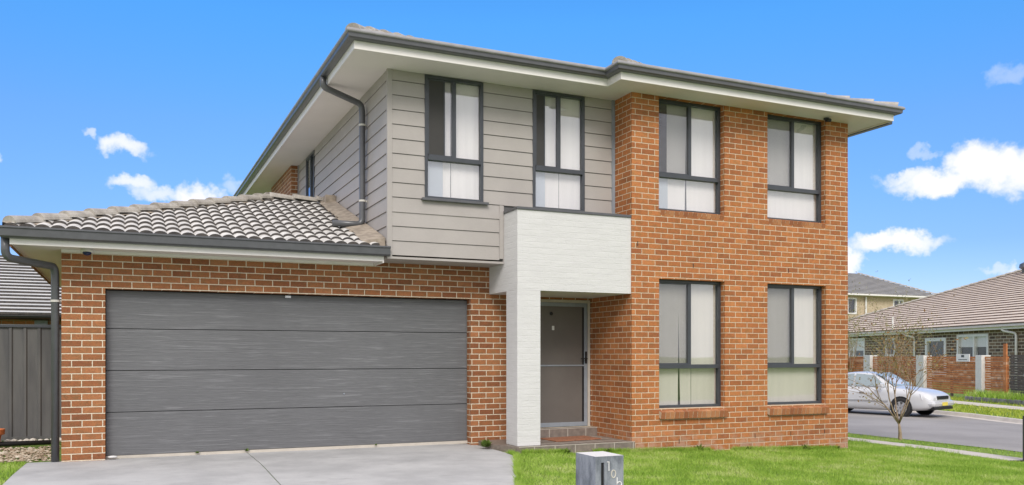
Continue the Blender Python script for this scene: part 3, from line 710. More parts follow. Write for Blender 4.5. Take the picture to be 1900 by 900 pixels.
# windows ---------------------------------------------------------------
def window(parent, T, x0, x1, z0, z1, zm, rec, mulx, style, fw=.045, name='window', side='left'):
    """frame recessed by rec behind local y=0; two sashes over a fixed lower light"""
    o = MB(T); a, b_ = rec, rec + .075
    o.box(x0, x0 + fw, a, b_, z0, z1); o.box(x1 - fw, x1, a, b_, z0, z1)
    o.box(x0 + fw, x1 - fw, a, b_, z1 - fw, z1); o.box(x0 + fw, x1 - fw, a, b_, z0, z0 + fw)
    o.box(x0 + fw, x1 - fw, a - .012, b_, zm - .04, zm + .025)
    o.box(mulx - .03, mulx + .03, a + .004, b_ - .012, zm + .025, z1 - fw)
    # sliding sash rails
    s = .022
    o.box(x0 + fw, mulx - .03, a + .012, a + .04, z1 - fw - s, z1 - fw); o.box(x0 + fw, mulx - .03, a + .012, a + .04, zm + .025, zm + .025 + s)
    o.box(x0 + fw, x0 + fw + s, a + .012, a + .04, zm + .025, z1 - fw)
    f_ = o.build(name, M['frame'], parent, bevel=.003)
    g = MB(T); g.box(x0 + fw, mulx - .03, a + .026, a + .030, zm + .025, z1 - fw); g.build('pane', M['glass'], f_)
    g = MB(T); g.box(mulx + .03, x1 - fw, a + .046, a + .050, zm + .025, z1 - fw); g.build('pane', M['glass'], f_)
    g = MB(T); g.box(x0 + fw, x1 - fw, a + .036, a + .040, z0 + fw, zm - .04); g.build('pane', M['glass'], f_)
    # room behind
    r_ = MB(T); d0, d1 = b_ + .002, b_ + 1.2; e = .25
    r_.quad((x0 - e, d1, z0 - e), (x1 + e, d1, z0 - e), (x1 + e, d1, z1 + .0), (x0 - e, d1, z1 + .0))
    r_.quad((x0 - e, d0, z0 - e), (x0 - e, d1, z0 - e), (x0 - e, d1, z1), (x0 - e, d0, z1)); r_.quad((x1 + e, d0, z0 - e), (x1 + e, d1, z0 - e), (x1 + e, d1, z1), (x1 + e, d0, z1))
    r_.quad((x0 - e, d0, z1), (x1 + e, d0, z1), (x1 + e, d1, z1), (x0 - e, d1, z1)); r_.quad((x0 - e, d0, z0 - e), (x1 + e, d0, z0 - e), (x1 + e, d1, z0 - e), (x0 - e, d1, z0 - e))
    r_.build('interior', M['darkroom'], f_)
    # vertical blind slats
    mt = M['blind_w'] if style.get('up') else M['blind_g']
    bl = MB(T); yb = b_ + .025; x = style.get('from', x0 + .02); k = 0; sw = .118
    tilt = style.get('tilt', .012)
    while x < x1 - .0:
        xe = min(x + sw + .006, x1 + .03)
        gap = style.get('gaps', {}).get(k)
        dxs = gap if gap else (0, 0)
        zb_ = z0 + .03
        bl.add([(x, yb + tilt, z1 - .01), (xe, yb, z1 - .01), (xe + dxs[1], yb, zb_), (x + dxs[0], yb + tilt, zb_)], [(0, 1, 2, 3)])
        x += sw + style.get('extra', {}).get(k, 0); k += 1
    bl.build('vertical_blind', mt, f_)
    if style.get('sky_panel'):
        MB(T).box(x0 + fw, style['sky_panel'], b_ + .012, b_ + .016, z0 + .02, zm).build('sky_reflection_panel', M['sky_panel'], f_)  # panel added behind the lower pane to carry its painted sky reflection
    if style.get('fly'):
        MB(T).box(x0 + fw + s, mulx - .03, a + .014, a + .018, zm + .025 + s, z1 - fw - s).build('insect_screen', M['fly'], f_)
    if style.get('screen'):
        sx0, sx1 = style['screen']
        MB(T).box(sx0, sx1, a + .014, a + .018, zm + .025, z1 - fw).build('insect_screen', M['screen'], f_)
        MB(T).box(sx1, sx1 + .018, a + .008, a + .03, zm + .025, z1 - fw).build('sash_stile', M['frame'], f_)
    return f_
wf = window(house, TC, H1[0], H1[1], H1[2], H1[3], 4.215, -.03, 4.385, {'up': 1, 'sky_panel': 4.235, 'from': 4.235, 'extra': {0: .02}, 'screen': (3.98, 4.225)})
MB(TC).box(H1[0] - .05, H1[1] + .07, -.075, -.01, H1[2] - .025, H1[2] + .012).build('sill', M['dark'], wf, bevel=.004)
wf = window(house, TC, H2[0], H2[1], H2[2], H2[3], 4.215, -.03, 6.105, {'up': 1, 'sky_panel': 5.905, 'from': 5.905, 'extra': {1: .02}, 'screen': (5.705, 5.85)})
TMm = lambda x, y, z: (x, YM + y, z)
window(house, TMm, *WU[0], 4.215, .105, 8.27, {'up': 1, 'fly': 1, 'sky_panel': 7.90, 'from': 7.90, 'gaps': {2: (0, -.02), 3: (.03, 0)}})
window(house, TMm, *WU[1], 4.19, .105, 10.40, {'up': 1, 'fly': 1, 'from': 9.78})
window(house, TMm, *WL[0], 1.185, .105, 8.265, {'fly': 1, 'from': 7.63, 'gaps': {3: (0, -.015), 4: (.045, .03), 5: (.02, 0)}, 'extra': {5: .022, 0: .012}})
window(house, TMm, *WL[1], 1.185, .105, 10.40, {'fly': 1, 'from': 9.76})
window(house, TS, -5.94, -5.12, 3.6, 5.38, 4.25, -.03, -5.5, {'up': 1, 'from': -5.5})
# header-course brick sills
msill = brick('brick sill', [(0, (.30, .10, .036)), (.5, (.44, .165, .06)), (1, (.55, .24, .10))], (.66, .50, .34), L=.086, Hh=5.0, mw=.012)
def sill(x0, x1, zt_, pro, drop, h):
    o = MB(TMm); nn = round((x1 - x0) / .086); st = (x1 - x0) / nn
    for k in range(nn):
        a = x0 + k * st + .005; b_ = a + st - .010; j = random.uniform(-.003, .003)
        o.prof([(.10, zt_ + j), (-pro + j, zt_ - drop + j), (-pro + .02, zt_ - drop - h), (.10, zt_ - h)], a, b_)
    s_ = o.build('window_sill', M['sillbrick'], house, bevel=.003)
    MB(TMm).prof([(.09, zt_ - .006), (-pro + .008, zt_ - drop - .004), (-pro + .026, zt_ - drop - h + .006), (.09, zt_ - h + .006)], x0 + .002, x1 - .002).build('sill_mortar', M['mortar'], s_)
M['mortar'] = plain('mortar', (.52, .42, .31), .9, .15, 20)
m, n_, b = mat('sill brick'); p = P(n_)
oi = n_.new('ShaderNodeNewGeometry').outputs['Random Per Island']
c = n_.ramp(oi, [(0, (.27, .095, .04)), (.5, (.38, .15, .06)), (1, (.50, .24, .11))])
c = n_.mix(.7, c, n_.ramp(n_.noise(p, 80, 3, .7), [(.3, (.7, .68, .66)), (.7, (1.2, 1.2, 1.2))]), 'MULTIPLY')
n_.put(b.inputs['Base Color'], c); b.inputs['Roughness'].default_value = .85; n_.put(b.inputs['Normal'], n_.bump(n_.noise(p, 90, 3), .003)); M['sillbrick'] = m
sill(7.605, 8.90, .522, .075, .055, .11); sill(9.75, 11.05, .522, .075, .055, .11)
sill(7.63, 8.86, 3.636, .018, .01, .085); sill(9.78, 11.02, 3.636, .018, .01, .085)

# garage door
gd = MB().box(-.235, 4.872, 12.545, 12.60, 2.17, 2.23); gd.box(-.235, -.205, 12.53, 12.58, 0, 2.17); gd.box(4.84, 4.872, 12.53, 12.58, 0, 2.17)
gd.box(-.23, 4.87, 12.541, 12.545, 0, 2.2); gdo = gd.build('garage_door', M['black'], house)  # thin black sheet added behind the panels to stop light leaking through the gaps
zz_ = [.025, .600, 1.152, 1.706, 2.215]
for a, b_ in zip(zz_, zz_[1:]):
    MB().box(-.228, 4.866, 12.50, 12.54, a + .004, b_ - .004).build('door_panel', M['gdoor'], gdo, bevel=.005)
MB().box(-.23, 4.87, 12.49, 12.56, -.02, .026).build('bottom_seal', M['grout'], gdo)
MB().lathe((2.93, 12.496, .79), [(.012, 0), (.012, -.006), (.006, -.01)], 14, 'y').build('lock', M['frame_lt'], gdo)
MB().box(-.235, 4.872, 12.545, 12.9, -.3, .0).build('garage_slab', M['drive'], house)
MB().box(2.08, 2.16, 12.46, 12.5, 2.175, 2.205).build('motor_bracket', M['rim'], gdo)

# entry door with security screen
D0, D1, DZ0, DZ1 = 5.955, 7.094, .175, 2.272
o = MB(); fw = .045; yy = YE + .02
o.box(D1 - fw, D1, yy, yy + .10, DZ0, DZ1); o.box(D0, D0 + fw, yy, yy + .1, DZ0, DZ1); o.box(D0 + fw, D1 - fw, yy, yy + .1, DZ1 - fw, DZ1)
dfr = o.build('door_frame', M['grout'], house)
o = MB(); a0, a1, b0, b1 = D0 + fw + .003, D1 - fw - .003, DZ0 + .005, DZ1 - fw - .003; r_ = .062
o.box(a0, a0 + r_, yy + .005, yy + .035, b0, b1); o.box(a1 - r_, a1, yy + .005, yy + .035, b0, b1)
o.box(a0 + r_, a1 - r_, yy + .005, yy + .035, b1 - r_, b1); o.box(a0 + r_, a1 - r_, yy + .005, yy + .035, b0, b0 + .07); o.box(a0 + r_, a1 - r_, yy + .003, yy + .033, 1.175, 1.200)
sd = o.build('screen_door', M['frame_lt'], house, bevel=.004)
M['mesh'] = plain('door screen mesh', (.135, .122, .112), .6, .10, 1.6)
MB().box(a0 + r_, a1 - r_, yy + .016, yy + .022, b0 + .07, b1 - r_).build('screen_mesh', M['mesh'], sd)
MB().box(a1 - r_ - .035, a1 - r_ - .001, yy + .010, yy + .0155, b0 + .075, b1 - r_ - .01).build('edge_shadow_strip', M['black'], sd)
o = MB().box(a1 - .05, a1 - .015, yy - .008, yy + .005, 1.22, 1.42); o.tube([(a1 - .032, yy - .008, 1.30), (a1 - .032, yy - .05, 1.30), (a1 - .15, yy - .05, 1.30)], .010, 8); o.build('handle', M['black'], sd, smooth=False)
MB().lathe((6.37, yy + .016, 2.04), [(.028, 0), (.028, -.012), (.01, -.02)], 14, 'y').build('door_knocker', M['black'], sd)
MB().box(6.385, 6.425, yy + .006, yy + .016, 1.77, 1.84).build('door_sticker', M['whitep'], sd)

# ------------------------------------------------------------------ small things at the house
o = MB().lathe((-.44, 12.20, 2.707), [(.07, 0), (.08, -.02), (.075, -.045)], 18)
cam1 = thing('security_camera', 'small white dome security camera under the garage eave at its left end', 'security camera', (-.44, 12.27, 2.70))
o.build('housing', M['whitep'], cam1, smooth=True)
MB().lathe((-.44, 12.17, 2.665), [(.055, .002), (.052, -.018), (.032, -.036), (.005, -.044)], 18).build('lens_dome', plain('blue black lens', (.01, .02, .08), .1), cam1, smooth=True)
cam2 = thing('security_camera', 'dark security camera under the upper eave above the right upstairs window', 'security camera', (10.93, 11.16, 5.40))
MB().lathe((10.93, 11.16, 5.41), [(.05, 0), (.05, -.02), (.03, -.03)], 16).build('housing', M['frame'], cam2); MB().tube([(10.93, 11.16, 5.375), (10.90, 11.05, 5.345)], .03, 12).build('lens_barrel', M['black'], cam2)
mt_ = MB().prism([(5.98, 11.63), (6.83, 11.72), (6.80, 12.24), (5.95, 12.15)], .037, .052).build('doormat', M['mat'], bevel=.004); tag(mt_, 'reddish brown doormat on the tiled porch in front of the screen door', 'doormat')
o = MB().lathe((-.15, 12.40, .0), [(.0, .014), (.05, .016), (.062, .026), (.05, .036), (.01, .042)], 18); tag(o.build('plastic_lid', M['whitep'], smooth=True), 'small white disc lying at the left foot of the garage door', 'lid')

# letterbox
lb = thing('letterbox', 'weathered grey concrete pillar letterbox numbered 10b on the lawn', 'letterbox', (3.29, 5.68, -.15))
lx0, lx1, ly0, ly1, lzt = 3.172, 3.414, 5.532, 5.835, .602
o = MB().wall(lx0, lx1, -.25, lzt - .0, ly0, ly0 + .04, [(3.220, 3.248, .10, .555)])
o.box(lx0, lx1, ly0 + .0401, ly1, -.25, lzt)
body = o.build('body', M['letterbox'], lb)
MB().box(3.218, 3.250, ly0 + .012, ly0 + .039, .09, .565).build('mail_slot', M['black'], body)
def digit(mb, ch, cx_, cz, h, t=.0058):
    y0, y1 = ly0 - .006, ly0 - .0005
    if ch == '1':
        mb.box(cx_ - t / 2, cx_ + t / 2, y0, y1, cz - h / 2, cz + h / 2); mb.box(cx_ - t / 2 - .012, cx_ - t / 2, y0, y1, cz + h / 2 - t, cz + h / 2)
        return
    def ring(cx2, cz2, rx, rz):
        k = 24; vs = []
        for y in (y0, y1):
            for j in range(k):
                th = 2 * math.pi * j / k; c_, s_ = math.cos(th), math.sin(th)
                vs += [(cx2 + rx * c_, y, cz2 + rz * s_), (cx2 + (rx - t) * c_, y, cz2 + (rz - t) * s_)]
        fs = []
        for j in range(k):
            j2 = (j + 1) % k; a = 2 * k
            fs += [(2 * j, 2 * j2, 2 * j2 + 1, 2 * j + 1), (2 * j, a + 2 * j, a + 2 * j2, 2 * j2), (2 * j + 1, 2 * j2 + 1, a + 2 * j2 + 1, a + 2 * j + 1), (a + 2 * j, a + 2 * j + 1, a + 2 * j2 + 1, a + 2 * j2)]
        mb.add(vs, fs)
    if ch == '0': ring(cx_, cz, h * .33, h / 2)
    if ch == 'b': mb.box(cx_ - h * .27, cx_ - h * .27 + t, y0, y1, cz - h / 2, cz + h / 2); ring(cx_ + .003, cz - h * .2, h * .29, h * .30)
o = MB(); digit(o, '1', 3.285, .527, .070); o.build('number_one', M['whitep'], lb)
o = MB(); digit(o, '0', 3.325, .468, .062); o.build('number_zero', plain('cream digit', (.62, .58, .50), .4), lb)
o = MB(); digit(o, 'b', 3.373, .402, .075); o.build('letter_b', M['whitep'], lb)

# ------------------------------------------------------------------ left side: steel fence, pot, edging, pebbles
fe = thing('steel_fence', 'dark grey ribbed steel fence between the garage and the left neighbour', 'fence', (-3.5, 15.2, 0))
o = MB(); x = -7.2; pts = []
while x < -.25:
    pts += [(x, 15.205), (x + .10, 15.205), (x + .118, 15.185), (x + .15, 15.185), (x + .168, 15.205)]; x += .195
k = len(pts); o.add([(a, b_, .10) for a, b_ in pts] + [(a, b_, 1.79) for a, b_ in pts] + [(a, b_ + .012, .10) for a, b_ in pts] + [(a, b_ + .012, 1.79) for a, b_ in pts],
      [(i, i + 1, k + i + 1, k + i) for i in range(k - 1)] + [(2 * k + i, 3 * k + i, 3 * k + i + 1, 2 * k + i + 1) for i in range(k - 1)])
o.build('sheet_panel', M['steel'], fe)
MB().box(-7.2, -.25, 15.17, 15.23, 1.785, 1.83).build('top_rail', M['frame'], fe, bevel=.004); MB().box(-7.2, -.25, 15.17, 15.23, .05, .10).build('bottom_rail', M['steel'], fe)
for xx in (-6.4, -4.1, -1.83):
    MB().box(xx, xx + .05, 15.165, 15.182, 0, 1.785).build('post', M['frame'], fe)
pot = MB().lathe((-1.79, 14.60, .02), [(.10, 0), (.135, .16), (.145, .165), (.175, .175), (.18, .25), (.165, .25), (.15, .18), (.02, .17)], 28)
tag(pot.build('flower_pot', M['terracotta'], smooth=False), 'orange terracotta pot by the steel fence at the far left', 'pot')
o = MB(); 
for k in range(26):
    x = -3.2 + k * .092 + random.uniform(-.02, .02); r_ = random.uniform(.04, .065)
    o.lathe((x, 14.93 + random.uniform(-.02, .02), .02), [(r_ * .6, 0), (r_, r_ * .5), (r_ * .8, r_ * 1.0), (r_ * .2, r_ * 1.25)], 7)
e_ = o.build('white_stones', plain('white stones', (.62, .58, .52), .9, .2, 20)); e_['kind'] = 'stuff'; tag(e_, 'row of pale stones along the foot of the steel fence', 'stones')
o = MB().tube([(-3.3, 14.55, .055), (-2.0, 14.60, .05), (-.95, 14.62, .05)], .035, 10); tag(o.build('edging_pipe', M['black'], smooth=True), 'black edging pipe lying in front of the pale stones beside the garage', 'pipe')
nP = 1500; o = MB()
for k in range(nP):
    x, y = random.uniform(-2.9, -.88), random.uniform(12.62, 14.5); r_ = random.uniform(.018, .042); z = gz(x, y) + random.uniform(-.005, .02)
    a = random.random() * 6.28; pts = []
    for j in range(5): t = a + j * 1.2566; pts.append((x + r_ * math.cos(t) * random.uniform(.7, 1.1), y + r_ * math.sin(t) * random.uniform(.7, 1.1), z + r_ * .25))
    o.add(pts + [(x, y, z + r_ * .7), (x, y, z - .01)], [(j, (j + 1) % 5, 5) for j in range(5)] + [(j, 6, (j + 1) % 5) for j in range(5)])
M['pebble'] = leaf_mat('pebbles', [(0, (.20, .13, .085)), (.5, (.42, .34, .25)), (1, (.66, .60, .50))], 6, 0.)
e_ = o.build('pebbles', M['pebble'], kind='stuff'); tag(e_, 'bed of beige and brown pebbles beside the garage wall', 'pebbles')

# left neighbour's house
nb = thing('neighbour_house', 'neighbouring brick house with silver tiled roof behind the steel fence at the far left', 'house', (-5, 24, 0))
MB().wall(-9, -.3, 0, 2.2, 22.4, 22.6, [(-2.22, -1.90, 1.2, 2.05)]).build('wall', M['brick_far'], nb)
o = MB().tube([(-9.4, 21.95, 2.24), (-.2, 21.95, 2.24)], .06, 8); o.box(-9.4, -.2, 21.98, 22.39, 2.17, 2.19); o.build('gutter', M['black'], nb)
wn_ = MB().box(-2.22, -1.90, 22.45, 22.5, 1.2, 2.05).build('window', M['black'], nb)
MB().box(-1.89, -1.62, 22.36, 22.398, 2.05, 2.16).build('meter_cover', M['frame_lt'], nb)
nr_ = MB(); tiles(nr_, lambda u, v, z: (u, 21.9 + v, 2.27 + z), lambda v: -9.5 + v, lambda v: -.2, 4.3, .4, course=.25, segs=2, amp=0, thick=.045)
nr_.T = ID; MBb = nr_; nr_.box(-5.2, -.2, 26.2, 30, 3.2, 4.0)
nr_.build('roof', [M['tile_l'], M['tile_edge_shade']], nb)

# ------------------------------------------------------------------ across the side street
HT = Vector((HA, HB)); HN = Vector((HB, -HA))
def TH(off_):  # local x runs along -HT (rightwards seen from the street), y inwards
    return lambda x, y, z: ((HN * (off_ + y) - HT * x).x, (HN * (off_ + y) - HT * x).y, z)
hx = thing('bungalow', 'single-storey dark brick house with tan tiled roof across the side street', 'house', (45, 35, 0))
T = TH(28.35); hol = [(-47.72, -44.78, 1.0, 2.55), (-51.1, -48.85, .2, 2.42), (-56.1, -54.8, 1.3, 2.5), (-61.5, -59.05, 1.2, 2.6)]
MB(T).wall(-68, -22, -.6, 2.9, 0, .25, hol).build('wall', M['brick_dark'], hx)
def fwin(parent, T, x0, x1, z0, z1, mull, blind=0., fw=.14, fm='whitep', nm='window'):
    o = MB(T); o.box(x0, x0 + fw, -.05, .15, z0, z1); o.box(x1 - fw, x1, -.05, .15, z0, z1); o.box(x0 + fw, x1 - fw, -.05, .15, z1 - fw, z1); o.box(x0 + fw, x1 - fw, -.05, .15, z0, z0 + fw)
    for q in mull: o.box(q - fw / 2, q + fw / 2, -.05, .15, z0 + fw, z1 - fw)
    f_ = o.build(nm, M[fm], parent)
    MB(T).box(x0 + fw, x1 - fw, .06, .08, z0 + fw, z1 - fw).build('pane', M['glass_far'], f_)
    MB(T).box(x0, x1, .15, .17, z0, z1).build('interior', M['black'], f_)
    if blind: MB(T).box(x0 + fw, x1 - fw, .10, .12, z1 - fw - blind, z1 - fw).build('roller_blind', M['blind_w'], f_)
    return f_
fwin(hx, T, *hol[0], [-46.1], .58); fwin(hx, T, hol[1][0], hol[1][1], hol[1][2], hol[1][3], [], 0, .2, nm='patio_door'); fwin(hx, T, *hol[2], []); fwin(hx, T, *hol[3], [-60.8], .75)
T2 = TH(27.81)
gu = MB(T2); gu.box(-70.5, -20, -.0, .16, 2.85, 3.02); gu.build('gutter', M['greyp'], hx, bevel=.02)
MB(T2).box(-70.3, -20, .161, .20, 2.72, 2.86).build('fascia', M['fascia'], hx); MB(T2).box(-70.3, -20, .20, .6, 2.76, 2.78).build('soffit', M['cream'], hx)
hr = MB(); tiles(hr, lambda u, v, z: T2(-70.5 + u, v, 2.99 + z), lambda v: v, lambda v: 50.5, 12.3, .37, course=.52, segs=2, amp=0, thick=.055)
hr.T = ID; rr = hr.build('roof', [M['tile_far'], M['tile_far_edge']], hx)
pa = T2(-70.5, 0, 3.03); pb = T2(-70.5 + 12.3, 12.3, 3.03 + 12.3 * .37); pc = T2(-20, 12.3, 3.03 + 12.3 * .37)
o = MB(); caps(o, pa, pb, .16, .6); o.build('hip_tiles', M['ridge'], rr); o = MB(); caps(o, pb, pc, .16, .6); o.build('ridge_tiles', M['ridge'], rr)
o = MB(); 
o.add([pb, pc, T2(-20, 20, 2.9), T2(-70.5 + 12.3, 24, 2.9), T2(-70.5, 24, 2.9), pa], [(0, 1, 2, 3), (0, 3, 4, 5)]); o.build('rear_roof', M['tile_far'], hx)
p_ = T2(-57.2, 11.2, 0); MB().lathe((p_[0], p_[1], 7.0), [(.35, 0), (.38, .35), (.55, .45), (.5, .7), (.2, .85)], 16).build('roof_vent', M['dark'], rr)
for lx in (-52.25, -42.35):
    T3 = TH(28.2); a = T2(lx + (.9 if lx < -50 else .9), .1, 2.85); 
    o = MB(); o.tube(bend([T3(lx - .75, -.2, 2.9), T3(lx - .75, -.2, 2.66), T3(lx, .06, 2.5), T3(lx, .06, -.5)], .15, 4), .065, 8); o.build('downpipe', M['whitep'], hx, smooth=True)
p_ = T2(-54.1, 0, 0); MB().tube([(p_[0], p_[1], 2.9), (p_[0], p_[1], 3.85)], .05, 8).build('vent_pipe', M['whitep'], hx)

# two-storey beige house far behind
hb = thing('beige_house', 'two-storey beige brick house with grey roof far behind the dark brick bungalow', 'house', (68, 64, 0))
TB = lambda x, y, z: (x, 62 + y, z)
MB(TB).wall(56, 74.2, 0, 7.25, .6, .9, [(63.0, 65.16, 5.4, 7.0), (70.05, 71.5, 5.6, 7.0)]).box(74.0, 74.2, .9, 14.6, 0, 7.25).box(56, 56.2, .9, 14.6, 0, 7.25).box(56, 74.2, 14.6, 14.8, 0, 7.25).build('wall', M['brick_beige'], hb)
for a in [(63.0, 65.16, 5.4, 7.0, [64.0]), (70.05, 71.5, 5.6, 7.0, [70.9])]:
    fwin(hb, lambda x, y, z: (x, 62.6 + y, z), a[0], a[1], a[2], a[3], a[4], .0, .14)
MB(TB).box(55, 75.0, -.12, .04, 7.22, 7.40).build('gutter', M['fascia'], hb); MB(TB).box(55, 74.9, .041, .6, 7.2, 7.24).build('soffit', M['cream'], hb)
MB(TB).tube([(66.3, .5, 7.1), (66.3, .5, .2)], .09, 8).build('downpipe', M['whitep'], hb)
r2 = MB(); TB2 = lambda u, v, z: (u, 61.9 + v, 7.38 + z)
tiles(r2, TB2, lambda v: 54 + v * .455, lambda v: 76.1 - v * .455, 7.7, .375, course=.5, segs=2, amp=0, thick=.05); r2.T = ID
pk = TB2(76.1 - 7.7 * .455, 7.7, 7.7 * .375); pl = TB2(54 + 7.7 * .455, 7.7, 7.7 * .375); r2.add([pk, TB2(76.1, 0, 0), TB2(76.1, 15.4, 0), pl, TB2(54, 15.4, 0), TB2(54, 0, 0)], [(0, 1, 2), (0, 2, 4, 3), (3, 4, 5)])
ro = r2.build('roof', [M['tile_gr'], M['tile_edge_shade']], hb)
o = MB(); caps(o, (76.1, 61.9, 7.45), tuple(Vector(pk) + Vector((0, 0, .05))), .15, .6); o.build('ridge_tiles', M['ridge'], ro)

# timber fence with white piers
fn = thing('timber_fence', 'red-brown horizontal slat fence with white piers across the side street', 'fence', (*fp(5.7, 12), -.4))
def TF(off_=5.7):
    return lambda x, y, z: (*fp(off_ + y, -x), z)      # x to the right along the fence
Tf = TF()
def slats(x0, x1, m_, z0=-.27, z1=1.33, nm='slat_panel'):
    o = MB(Tf); z = z0
    while z < z1 - .05: o.box(x0, x1, random.uniform(0, .03), .05, z, z + .082); z += .1
    return o.build(nm, M[m_], fn)
slats(-24.2, -18.15, 'slats'); slats(-17.5, -13.3, 'slats'); slats(-12.65, -8.9, 'slats'); slats(-8.55, -7.1, 'slats'); slats(-6.98, -1.0, 'slats_dk', -.2, 1.36)
for a, b_, z in ((-18.12, -17.45, 1.38), (-13.28, -12.65, 1.36), (-8.92, -8.52, 1.37)):
    MB(Tf).box(a, b_, -.14, .26, -.66, z).build('pier', M['whitebrick_far'], fn, bevel=.01)
MB(Tf).box(-7.30, -7.12, -.06, -.002, -.5, 1.82).build('post', M['slats'], fn)
for xx in (-15.5, -10.9): MB(Tf).box(xx, xx + .09, .031, .12, -.5, 1.3).build('post', M['slats_dk'], fn)
o = MB(Tf).box(-6.15, -6.0, -.03, -.002, .55, .66); tag(o.build('fence_light', M['whitep']), 'small white light on the dark slats at the right end of the fence', 'light')
sg = thing('warning_sign', 'small white sign with a dark mark at the top of the slat fence', 'sign', (*fp(5.6, 9.8), 1.1))
MB(Tf).box(-10.35, -9.45, -.05, -.02, 1.10, 1.42).build('board', M['whitep'], sg)
o = MB(Tf).box(-10.0, -9.8, -.055, -.0505, 1.28, 1.38); o.box(-10.2, -9.6, -.055, -.0505, 1.17, 1.20); o.build('mark', M['frame'], sg)
# low retaining wall
o = MB(Tf)
for r_ in range(2):
    for k in range(14): x = -8.6 + k * .42 + r_ * .2; o.box(x, x + .40, -.95 + random.uniform(0, .03), -.6, -.58 + r_ * .15, -.435 + r_ * .15)
tag(o.build('retaining_wall', M['stone'], bevel=.015), 'low grey stone retaining wall in front of the dark slats', 'wall')
MB(Tf).box(-8.4, -2.8, -.60, -.15, -.6, -.28).build('garden_bed', M['turf'], kind='structure')

# utility post at the right edge
up = thing('service_pillar', 'dark service pillar with a pale edge on the nature strip at the right edge', 'pillar', (13.6, 9.32, -.42))
MB().box(13.52, 13.74, 9.26, 9.46, -.45, .36).build('cabinet', M['frame'], up, bevel=.01); MB().box(13.495, 13.518, 9.30, 9.34, -.45, .30).build('edge_strip', M['whitep'], up)

# ------------------------------------------------------------------ plants
def branches(root, h, spread, nl, depth, rad, seed, lean=(0, 0), droop=.0):
    rs = random.Random(seed); trunk = MB(); tips = []
    def grow(p, d, L, r, lv):
        pts = [p]; rr = [r]; q = Vector(p); dd = Vector(d)
        ns = 4
        for i in range(ns):
            dd = (dd + Vector((rs.uniform(-.16, .16), rs.uniform(-.16, .16), rs.uniform(-.05, .12)))).normalized(); q = q + dd * (L / ns)
            pts.append(tuple(q)); rr.append(r * (1 - .55 * (i + 1) / ns))
            if lv >= 1: tips.append((Vector(q), lv))
        trunk.tube(pts, rr, 6 if lv < 2 else 4)
        if lv < depth:
            k = nl[lv]
            for i in range(k):
                a = rs.uniform(0, 6.283) if lv else i * 6.283 / k + rs.uniform(-.4, .4)
                t = rs.uniform(.35, 1) if lv else rs.uniform(.9, 1.0)
                idx = t * ns; i0 = min(int(idx), ns - 1); pp = Vector(pts[i0]).lerp(Vector(pts[i0 + 1]), idx - i0)
                sp = spread[lv] * rs.uniform(.7, 1.15)
                e1 = dd.orthogonal().normalized(); e2 = dd.cross(e1)
                nd = (dd * math.cos(sp) + (e1 * math.cos(a) + e2 * math.sin(a)) * math.sin(sp)).normalized()
                grow(tuple(pp), nd, L * rs.uniform(.5, .95) if lv else L * rs.uniform(2.2, 3.3), rr[i0] * .62, lv + 1)
    grow(root, Vector((lean[0], lean[1], 1)).normalized(), h, rad, 0)
    return trunk, tips
def leaves(tips, per, size, jit, seed, minlv=2):
    r_ = np.random.default_rng(seed); vs = []; fs = []
    for p, lv in tips:
        if lv < minlv: continue
        for _ in range(per):
            c = np.array(p) + r_.normal(0, jit, 3); a = r_.normal(0, 1, 3); a /= np.linalg.norm(a); b_ = np.cross(a, r_.normal(0, 1, 3)); b_ /= np.linalg.norm(b_) + 1e-9
            s_ = size * r_.uniform(.5, 1.2); o_ = len(vs)
            vs += [tuple(c - a * s_), tuple(c + b_ * s_ * .45), tuple(c + a * s_), tuple(c - b_ * s_ * .45)]; fs.append((o_, o_ + 1, o_ + 2, o_ + 3))
    return vs, fs
tr = thing('street_tree', 'young bare-limbed street tree with sparse autumn leaves on the nature strip', 'tree', (15.1, 13.3, gz(15.1, 13.3)))
tk, tips = branches((15.1, 13.3, gz(15.1, 13.3) - .05), .42, [.62, .55, .6], [5, 5, 4], 3, .050, 12)
tk.build('trunk', M['bark'], tr, smooth=True)
v_, f_ = leaves(tips, 2, .034, .05, 3); o = MB(); o.add(v_, f_); o.build('crown', M['leaf_tree'], tr)
def shrub(name, label, c, rad, hh, nl_, size, m_, seed, cat='shrub', group=None):
    t = thing(name, label, cat, c, group)
    tk_, tp_ = branches(c, hh * .3, [.7, .6], [7, 6], 2, .03, seed); tk_.build('stems', M['bark'], t)
    r_ = np.random.default_rng(seed); o = MB(); vs = []; fs = []
    for _ in range(nl_):
        d = r_.normal(0, 1, 3); d /= np.linalg.norm(d); rr = r_.uniform(.45, 1.) ** .5 * (1 + .22 * math.sin(5 * d[0] + seed) * math.cos(4 * d[2]))
        p = np.array([c[0] + d[0] * rad * rr, c[1] + d[1] * rad * rr, c[2] + hh * .52 + d[2] * hh * .5 * rr])
        a = r_.normal(0, 1, 3); a /= np.linalg.norm(a); b_ = np.cross(a, r_.normal(0, 1, 3)); b_ /= np.linalg.norm(b_); s_ = size * r_.uniform(.6, 1.3); o_ = len(vs)
        vs += [tuple(p - a * s_), tuple(p + b_ * s_ * .5), tuple(p + a * s_), tuple(p - b_ * s_ * .5)]; fs.append((o_, o_ + 1, o_ + 2, o_ + 3))
    o.add(vs, fs); o.build('foliage', m_, t); return t
q = fp(4.9, 20.6); shrub('shrub', 'olive brown shrub behind the parked car at the left end of the slat fence', (q[0], q[1], -.5), 1.15, 2.0, 1500, .085, M['leaf_bush'], 5)
q = fp(4.9, 22.6); shrub('shrub', 'olive shrub half hidden by the brick house corner behind the car', (q[0], q[1], -.5), 1.2, 2.2, 1500, .085, M['leaf_bush'], 8)
st_ = thing('slender_tree', 'slender tree with thin yellow-green leaves standing before the slat fence', 'tree', (*fp(4.6, 13.9), -.5))
